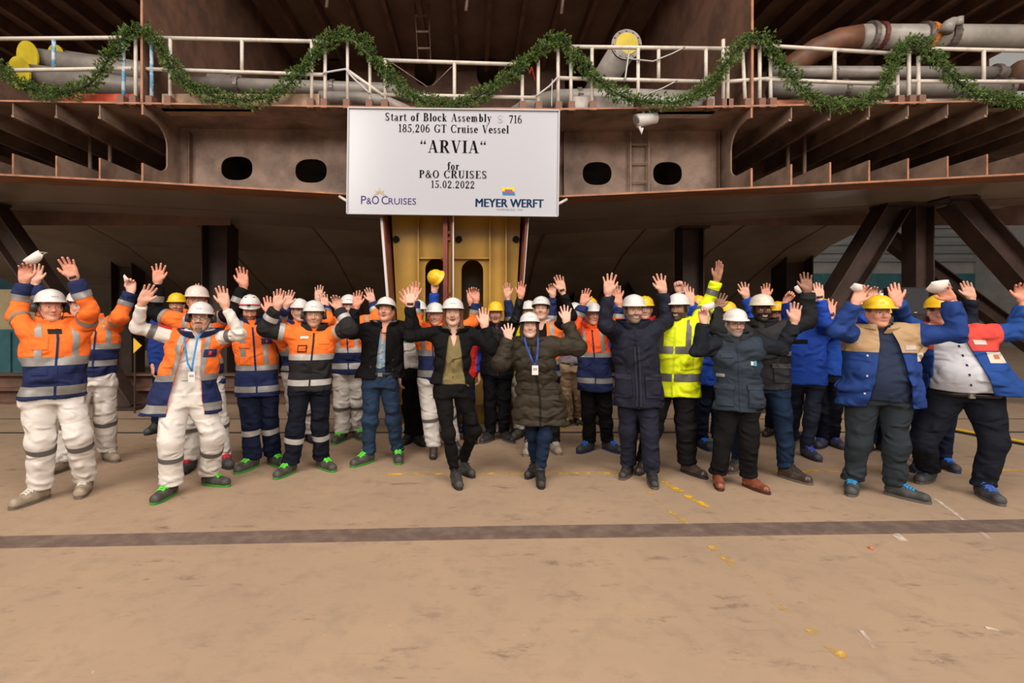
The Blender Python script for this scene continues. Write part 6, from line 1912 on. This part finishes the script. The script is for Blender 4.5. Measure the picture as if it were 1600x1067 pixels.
P_['slate'] = person('grey bearded man with glasses in slate blue jacket and brown leather shoes', (1146, 482), [(1123, 760), (1181, 765)],
    arms=(((1090, 548), (1101, 498), (1097, 474), 'grip'), ((1222, 545), (1243, 499), (1244, 465), 'open')), yaw=4, look=16, pitch=4, smile=0, glasses=True, beard='full', bcol=(.24, .20, .18), hair=(.12, .09, .08), chest=1152, pelvis=1154,
    top=dict(col=(.027, .037, .054), hem=640, rough=.6, loose=1.10, amp=.024, collar=((.03, .035, .045), .10, .125, .825, .88), sleeve=((.013, .016, .022), .1), zip=(.03, .04, .055), patches=[('pocket', (.028, .039, .057), -.20, -.06, 604, 632, .012), ('pocket', (.028, .039, .057), .07, .20, 604, 632, .012), ('pocket_flap', (.031, .043, .062), -.21, -.05, 598, 606, .016), ('pocket_flap', (.031, .043, .062), .06, .21, 598, 606, .016),
             ('pocket_flap', (.030, .042, .060), -.16, -.05, 552, 558), ('logo', (.6, .62, .62), .10, .125, 563, 569), ('logo', (.05, .35, .45), .13, .15, 562, 570), ('reflective_tab', GREY_BAND, -.2, -.13, 583, 588)]),
    legs=dict(col=(.008, .008, .009), r=(.104, .086, .076)), shoe=('dress', (.165, .045, .022), (.05, .02, .012), None), helmet=('cap', 'white'), footyaw=(0, 38), skin=SK)
P_['dark'] = person('dark skinned bearded man in charcoal jacket and jeans, cream helmet', (1187, 460), [(1150, 736), (1241, 750)],
    arms=(((1120, 516), (1121, 482), (1129, 458), 'open'), ((1263, 502), (1261, 444), (1256, 406), 'open')), yaw=2, look=16, smile=1, skin=SKD, hair=(.010, .008, .007), beard='full', bcol=(.010, .008, .007), chest=1192, pelvis=1196,
    top=dict(col=(.026, .026, .029), hem=606, rough=.6, loose=1.08, collar=((.018, .018, .02), .10, .12, .825, .88), sleeve=((.017, .0175, .020), .2), patches=[('pocket', (.032, .032, .034), .06, .19, 572, 595, .012), ('pocket_flap', (.07, .07, .07), .05, .20, 566, 573, .016), ('reflective_tab', GREY_BAND, .16, .23, 548, 554)]),
    legs=dict(col=(.012, .026, .058), r=(.100, .078, .068)), shoe=('sneaker', (.035, .028, .024), (.12, .09, .07), (.03, .026, .024)), helmet=('cap', 'cream'), footyaw=(-30, 46), knees=((1160, 650), (1222, 650)))
person('man in yellow helmet and blue jacket behind the slate blue jacket', (1134, 472), [(1118, 700), (1146, 703)], Y=6.05,
    arms=(None, ((1180, 498), (1166, 464), (1160, 438), 'spread')), chest=1132, top=dict(col=ROYAL, hem=610, yoke=(RED, 520), collar=((.3, .5, .4), .09, .1, .84, .88)), legs=dict(col=(.015, .02, .04)), helmet=('ridge', 'yellow'), shoe=('sneaker', (.02, .03, .05), (.02, .02, .03), (.10, .5, .35)), fine=False)
P_['cap2'] = person('man in yellow helmet and red jacket seen past the cheek of the bearded man', (1212, 472), [(1200, 680), (1241, 682)], Y=6.5,
    arms=(((1190, 500), (1197, 466), (1195, 438), 'open'), ((1233, 505), (1228, 470), (1246, 447), 'grip')), chest=1214, skin=SKR, glasses=True, top=dict(col=RED, hem=595, sleeve=(ROYAL, .7), collar=(RED, .09, .1, .84, .88)), legs=dict(col=(.010, .014, .034)), helmet=('ridge', 'yellow'), shoe=BROWNSH, fine=False)
person('man in royal blue jacket whose head hides behind the charcoal sleeve', (1262, 474), [(1234, 702), (1267, 716)], Y=5.75,
    arms=(None, ((1290, 505), (1281, 466), (1277, 441), 'flat')), chest=1258, pelvis=1260, watch=1, top=dict(col=ROYAL, hem=600, loose=1.06, collar=(NAVY, .09, .1, .84, .88), patches=[('phone_strap', BLACK, -.12, .02, 530, 536)]), legs=dict(col=(.018, .022, .040), r=(.092, .072, .062)), helmet=('cap', 'white'), shoe=('sneaker', (.03, .03, .05), (.02, .02, .03), (.05, .07, .4)), fine=False, footyaw=(-10, 25))
person('man in yellow helmet and blue jacket with red collar waving beside the tan jacket', (1281, 468), [(1283, 698), (1306, 698)], Y=5.95,
    arms=(None, ((1303, 520), (1298, 492), (1297, 466), 'spread')), look=-22, chest=1290, pelvis=1292, skin=SKR, glasses=True, watch=1,
    top=dict(col=(.014, .075, .42), hem=585, yoke=(RED, 512), collar=(RED, .09, .1, .835, .878)), legs=dict(col=(.012, .014, .025)), helmet=('ridge', 'yellow'), shoe=('sneaker', (.03, .03, .05), (.02, .02, .03), (.05, .07, .4)), fine=False)
P_['tan'] = person('stout man in open tan and blue work jacket and faded dark jeans, yellow helmet', (1367, 463), [(1331, 769), (1416, 779)],
    arms=(((1308, 515), (1337, 473), (1352, 444), 'relaxed'), ((1502, 522), (1486, 466), (1462, 442), 'relaxed')), yaw=10, look=24, girth=1.30, belly=.09, chest=1377, pelvis=1374, skin=SKR, hair=(.16, .10, .06), headw=1.08,
    top=dict(col=MIDB, hem=633, open=(.02, .05, .035, .17), flare=(.06, .05), yoke=((.42, .28, .155), 549), collar=((.42, .28, .155), .10, .15, .825, .868), shoulder=((.42, .28, .155), .32), amp=.026, loose=1.03,
        patches=[('name_tag', (.45, .40, .40), .13, .21, 538, 545), ('company_patch', (.55, .48, .40), .22, .27, 549, 562), ('emblem', (.3, .2, .15), .235, .255, 552, 558, .010), ('button', (.5, .5, .5), -.14, -.128, 553, 556), ('button', (.5, .5, .5), -.15, -.138, 583, 586), ('button', (.5, .5, .5), -.16, -.148, 610, 613)]),
    inner=dict(col=(.016, .026, .060), hem=626, shrink=.016, name='sweater', collar=((.014, .018, .035), .088, .095, .83, .875)), legs=dict(col=(.026, .034, .042), r=(.115, .088, .076)), shoe=('sneaker', (.030, .030, .034), (.10, .09, .08), (.02, .22, .48)), helmet=('ridge', 'yellow'), footyaw=(-14, 58))
person('man in dark navy jacket hidden behind the two stout men, one hand up', (1470, 470), [(1436, 735), (1480, 733)], Y=5.3,
    arms=(None, ((1517, 508), (1518, 464), (1504, 432), 'flat')), chest=1462, top=dict(col=(.014, .016, .028), hem=600, collar=((.014, .016, .028), .09, .1, .84, .88)), legs=dict(col=(.010, .014, .034)), helmet=('ridge', 'yellow'), shoe=WORKB, fine=False)
person('man hidden behind the tan jacket, only one hand showing above', (1372, 474), [(1352, 706), (1385, 706)], Y=5.7,
    arms=(((1352, 500), (1364, 470), (1362, 443), 'relaxed'), None), chest=1375, top=dict(col=ROYAL, hem=600), legs=dict(col=(.010, .014, .034)), helmet=('ridge', 'yellow'), shoe=WORKB, fine=False)
P_['shirt'] = person('stout man in open red and blue jacket over a white shirt, yellow helmet', (1464, 462), [(1446, 752), (1546, 781)], Y=4.62,
    arms=(((1412, 500), (1402, 472), (1394, 442), 'flat'), ((1588, 522), (1600, 468), (1592, 430), 'relaxed')), yaw=8, look=26, girth=1.34, belly=.12, chest=1490, pelvis=1506, skin=SKR, headw=1.06,
    top=dict(col=(.014, .060, .26), hem=612, open=(-.05, .09, -.06, .21), flare=(.0, .22), yoke=((.62, .065, .05), 546), collar=((.62, .065, .05), .10, .15, .82, .862), shoulder=((.62, .065, .05), .5), amp=.026, name='jacket',
        patches=[('name_tag', (.60, .56, .52), .10, .19, 530, 537), ('company_patch', (.60, .54, .46), .16, .28, 548, 564), ('emblem', (.45, .14, .06), .20, .24, 552, 558, .010)]),
    inner=dict(col=(.56, .57, .63), hem=612, shrink=.014, amp=.018, collar=((.56, .57, .63), .085, .095, .83, .872), patches=[('button', (.03, .03, .05), -.006, .006, y, y + 3) for y in (538, 552, 566, 580, 595)]),
    legs=dict(col=(.010, .012, .019), r=(.120, .096, .080), belt=614, waist=.585), shoe=('sneaker', (.030, .030, .036), (.09, .08, .08), (.03, .10, .40)), helmet=('ridge', 'yellow'), footyaw=(-30, 12), knees=((1440, 690), (1552, 690)))

# ---- things held in the hands
def mask(k, i, off, rot, label, sc=1.0, col=(.66, .62, .58), J=None):
    """folded cloth mask pinched in the fingers of a raised hand"""
    j_ = (J or P_[k]['J'])[i]
    p = Vector([float(c) for c in (j_[2] * .25 + j_[3] * .75)]) + Vector(off)
    V, Fq = [], []
    nu, nv = 13, 7
    for a in range(nv):
        for b in range(nu):
            u = b / (nu - 1) * 2 - 1; v = a / (nv - 1) * 2 - 1
            tap = 1 - .35 * abs(u) ** 2.2
            V.append((u * .088, -.030 * (1 - u * u) * (1 - v * v) + .004 * math.sin(v * 9) + .01 * u * v, v * .050 * tap + .012 * u * u))
    for a in range(nv - 1):
        for b in range(nu - 1):
            q = a * nu + b; Fq.append((q, q + 1, q + nu + 1, q + nu))
    e = empty('face_mask', p); e.rotation_euler = (math.radians(25), math.radians(rot), math.radians(10)); e.scale = (sc, sc, sc)
    m = mat('mask_white', col, .8)
    o = ob('pleated_cup', mesh_np('pleated_cup', np.array(V), np.array(Fq), m), e)
    md = o.modifiers.new('thickness', 'SOLIDIFY'); md.thickness = .003
    mb = MB(); mb.tube([(.082, 0, .03), (.11, 0, .0), (.135, .0, -.02), (.10, 0, -.012), (.080, 0, -.012)], .0028, 5); mb.build('ear_loop', m, e, True)
    tag(e, label, 'mask')
mask('a', 0, (.085, -.02, .03), -38, 'white face mask dangling from the hand of the leftmost man', .85)
mask('a2', 1, (-.015, -.045, -.01), 55, 'crumpled white mask in a fist left of the open orange vest', .5)
mask('slate', 0, (.035, -.03, .005), -12, 'folded white mask held by the man in the slate blue jacket', .8)
mask('tan', 0, (-.06, -.02, .005), 12, 'pale mask in the near raised hand of the man in the tan jacket', .75)
mask('tan', 1, (-.045, -.035, .0), -4, 'large white mask held up between the two stout men', 1.15)
mask('cap2', 1, (.02, -.03, .0), 50, 'small white mask held right of the cream helmet', .6)
q = P_['lift']['J'][0][3]
he = empty('raised_helmet', Vector((float(q[0]) + .01, float(q[1]) - .02, float(q[2]) - .02)))
he.rotation_euler = (math.radians(10), math.radians(-62), math.radians(20))
sh_ = ob('shell', helmet_for('ridge', 'yellow'), he)
sh_.modifiers.new('thickness', 'SOLIDIFY').thickness = .004
mb = MB(); mb.tube([(.088 * math.sin(a), -.108 * math.cos(a), .004) for a in [i * math.pi / 12 for i in range(25)]], .008, 6); mb.build('headband', mat('band_grey', (.3, .3, .32), .5), he, True)
for a in (0, math.pi / 2):
    mb = MB(); mb.tube([(.088 * math.cos(a), .108 * math.sin(a), .004), (.05 * math.cos(a), .06 * math.sin(a), .07), (0, 0, .085), (-.05 * math.cos(a), -.06 * math.sin(a), .07), (-.088 * math.cos(a), -.108 * math.sin(a), .004)], .006, 5); mb.build('crown_strap', mat('band_grey', (.3, .3, .32), .5), he, True)
tag(he, 'yellow helmet lifted high on one hand before the yellow skeg', 'helmet')
